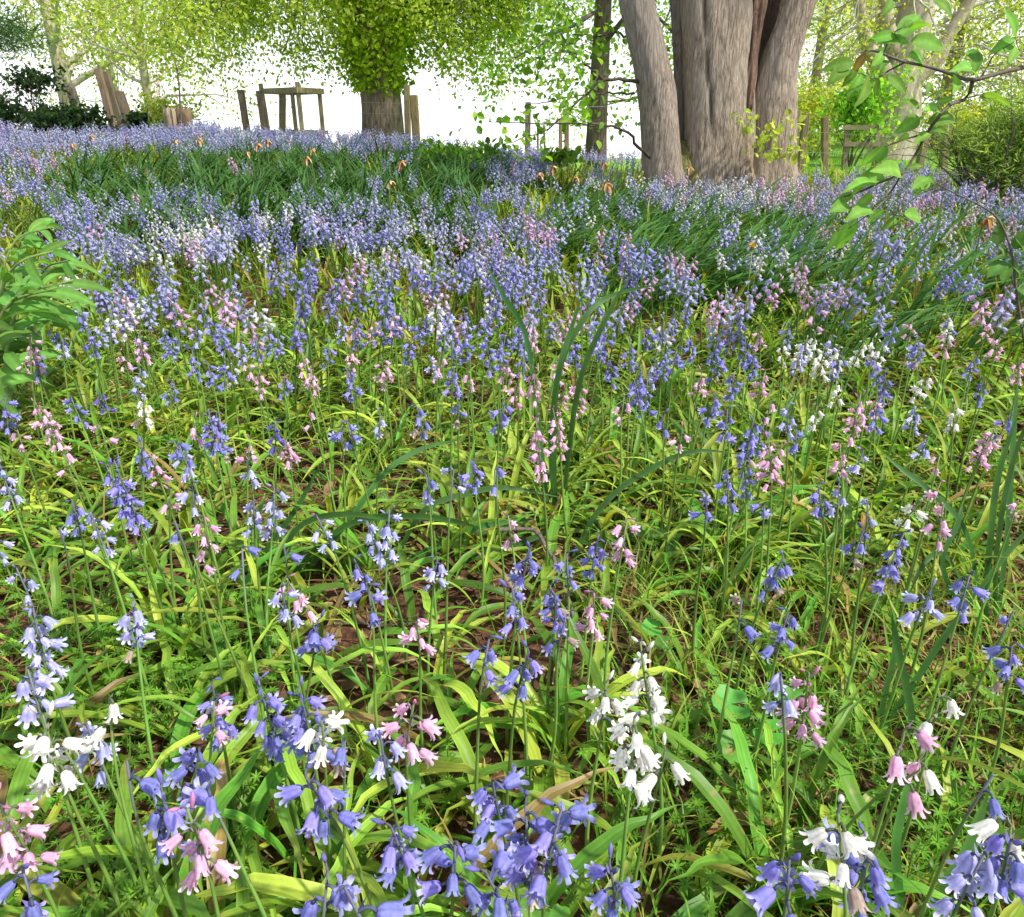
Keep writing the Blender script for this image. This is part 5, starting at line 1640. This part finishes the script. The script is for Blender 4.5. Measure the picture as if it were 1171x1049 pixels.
YR = 14.2
rp_ = at_y(986, 160, YR)
rg = thing('low_rail_guard', 'low wooden rail enclosure round the vivid green shrub', 'tree guard', (rp_.x, YR, gz(rp_.x, YR)))
OR = Vector(rg.location)
for u in (969, 1004):
    a_ = at_y(u, 172, YR) - OR; b_ = at_y(u, 143, YR) - OR
    bar(rg, 'post', (a_.x, a_.y, -.05), b_, .07, .07, (1.1, .95, .8), (0, 1, 0))
    a2 = at_y(u, 172, YR + 1) - OR; b2 = at_y(u, 145, YR + 1) - OR
    bar(rg, 'post', (a2.x, a2.y, -.05), b2, .07, .07, (1.1, .95, .8), (0, 1, 0))
for v in (146, 165):
    bar(rg, 'rail', at_y(965, v, YR - .07) - OR, at_y(1008, v, YR - .07) - OR, .025, .07, (1.05, .9, .75))
    bar(rg, 'rail', at_y(965, v, YR + 1.07) - OR, at_y(1008, v, YR + 1.07) - OR, .025, .07, (1.05, .9, .75))

# old stump: a split round with a ragged broken side
sb = at_y(203, 150, 8.75); zb = gz(sb.x, 8.75)
st = thing('old_stump', 'broken grey stump in two split halves below the thin sapling', 'stump', (sb.x, 8.75, zb))
for (ux, vt, rr_, tint, rag) in ((195, 126, .085, (1.5, 1.35, 1.15), .03), (211, 129, .075, (.8, .6, .45), .07)):
    tp = at_y(ux, vt, 8.75) - Vector(st.location)
    geo = Geo(); rows, sd_ = 8, 18
    V, C = [], []
    for i in range(rows):
        f = i / (rows - 1)
        for j in range(sd_):
            a = j / sd_ * 6.283
            r_ = rr_ * (1 + .12 * math.sin(a * 3 + ux) + .08 * math.sin(a * 7)) * (1.15 - .2 * f)
            V.append((tp.x + r_ * math.cos(a), r_ * math.sin(a), tp.z * f + (rag * math.sin(a * 4 + 1) * f)))
    V.append((tp.x, 0, tp.z + .015))
    Q = [[i * sd_ + j, i * sd_ + (j + 1) % sd_, (i + 1) * sd_ + (j + 1) % sd_, (i + 1) * sd_ + j] for i in range(rows - 1) for j in range(sd_)]
    T = [[(rows - 1) * sd_ + j, (rows - 1) * sd_ + (j + 1) % sd_, rows * sd_] for j in range(sd_)]
    geo.add(V, Q, T, tint); geo.obj('stump_half', M_POST, st)

def wire(label, pts, r=.0018):
    P = [at_y(*q) for q in pts]
    b = P[0].copy()
    geo = Geo(); tube(geo, catmull([p - b for p in P], 30), r, 5)
    # barbs
    Q = catmull([p - b for p in P], 60)
    for q in Q[2:-2:2]:
        tube(geo, [tuple(q + (0, 0, -.010)), tuple(q + (.006, 0, .010))], .0012, 4)
    o_ = geo.obj('fence_wire', M_WIRE); o_.location = b; tag(o_, label, 'wire', 'barbed wires of the far fence')
wire('upper barbed wire crossing the bare foot of the lime trunk', [(275, 112, 10.2), (465, 119, 10.05), (604, 124, 9.5), (690, 122, 9.8), (775, 120, 9.8)])
wire('lower barbed wire crossing the bare foot of the lime trunk', [(275, 128, 10.2), (465, 131, 10.05), (604, 139, 9.5), (690, 141, 9.8), (775, 141, 9.8)])
wire('upper wire running right from the big tree across the lawn', [(905, 150, 9.35), (943, 152, 9.5), (1055, 158, 10.2), (1140, 156, 9.3)], .0014)
wire('lower wire running right from the big tree across the lawn', [(905, 173, 9.35), (943, 175, 9.5), (1055, 176, 10.2), (1140, 174, 9.3)], .0014)

# ------------------------------------------------------------------ labels for the bluebells, read off where each one stands
ROWS = [(955, 'at the bottom edge'), (860, 'low down'), (770, 'in the lower part'), (680, 'below the middle'), (600, 'near mid height'), (530, 'just above mid height'),
        (470, 'in the upper middle'), (425, 'farther back'), (385, 'well back'), (-1e9, 'farthest back of these')]
COLS = [(110, 'far left'), (270, 'left'), (430, 'left of centre'), (590, 'centre left'), (750, 'centre right'), (910, 'right of centre'), (1050, 'right'), (1e9, 'far right')]
ORD = ['leftmost', 'second from left', 'third from left', 'fourth from left', 'fifth from left', 'sixth from left', 'seventh from left', 'eighth from left', 'ninth from left', 'tenth from left', 'eleventh from left', 'twelfth from left']
LAND = [((638, 597), 'the tall twisted daffodil blades'), ((660, 715), 'the thick curved twig'), ((1130, 712), 'the broad daffodil tuft'), ((850, 880), 'the round lobed leaves'),
        ((531, 622), 'the tan dead leaf'), ((860, 420), 'the dandelion'), ((998, 854), 'the three stiff daffodil blades')]
landpts = [(on_ground(*uv), t_) for uv, t_ in LAND]
buck = {}
for P in PLANTS:
    u, v = proj(P['top'].x, P['top'].y, P['top'].z)
    P['u'], P['v'] = float(u), float(v)
    row = next(t_ for lim, t_ in ROWS if v >= lim)
    colm = next(t_ for lim, t_ in COLS if u <= lim)
    P['where'] = row + ' ' + colm
    near_ = min(landpts, key=lambda q: (q[0] - P['base']).length)
    if (near_[0] - P['base']).length < .17:
        dx = P['base'].x - near_[0].x; dy = P['base'].y - near_[0].y
        side_ = ('right of ' if dx > 0 else 'left of ') if abs(dx) > abs(dy) else ('behind ' if dy > 0 else 'in front of ')
        P['where'] = side_ + near_[1]
    buck.setdefault((P['where'], P['kind']), []).append(P)
for (where, kd), L in buck.items():
    L.sort(key=lambda q: q['u'])
    for i, P in enumerate(L):
        nbw = WORDS[P['nb']] + (' bell' if P['nb'] == 1 else ' bells')
        head = f'{PNAME[kd]} bluebell, {nbw}'
        if len(L) == 1:
            lab = f'{head}, the only {PNAME[kd].split()[-1]} one {where}'
        else:
            lab = f'{head}, {ORD[i]}, {where}'
        P['o']['label'] = lab

if False: print('bluebells', len(PLANTS), 'drift', len(mid), len(far), 'objects', len(bpy.data.objects))
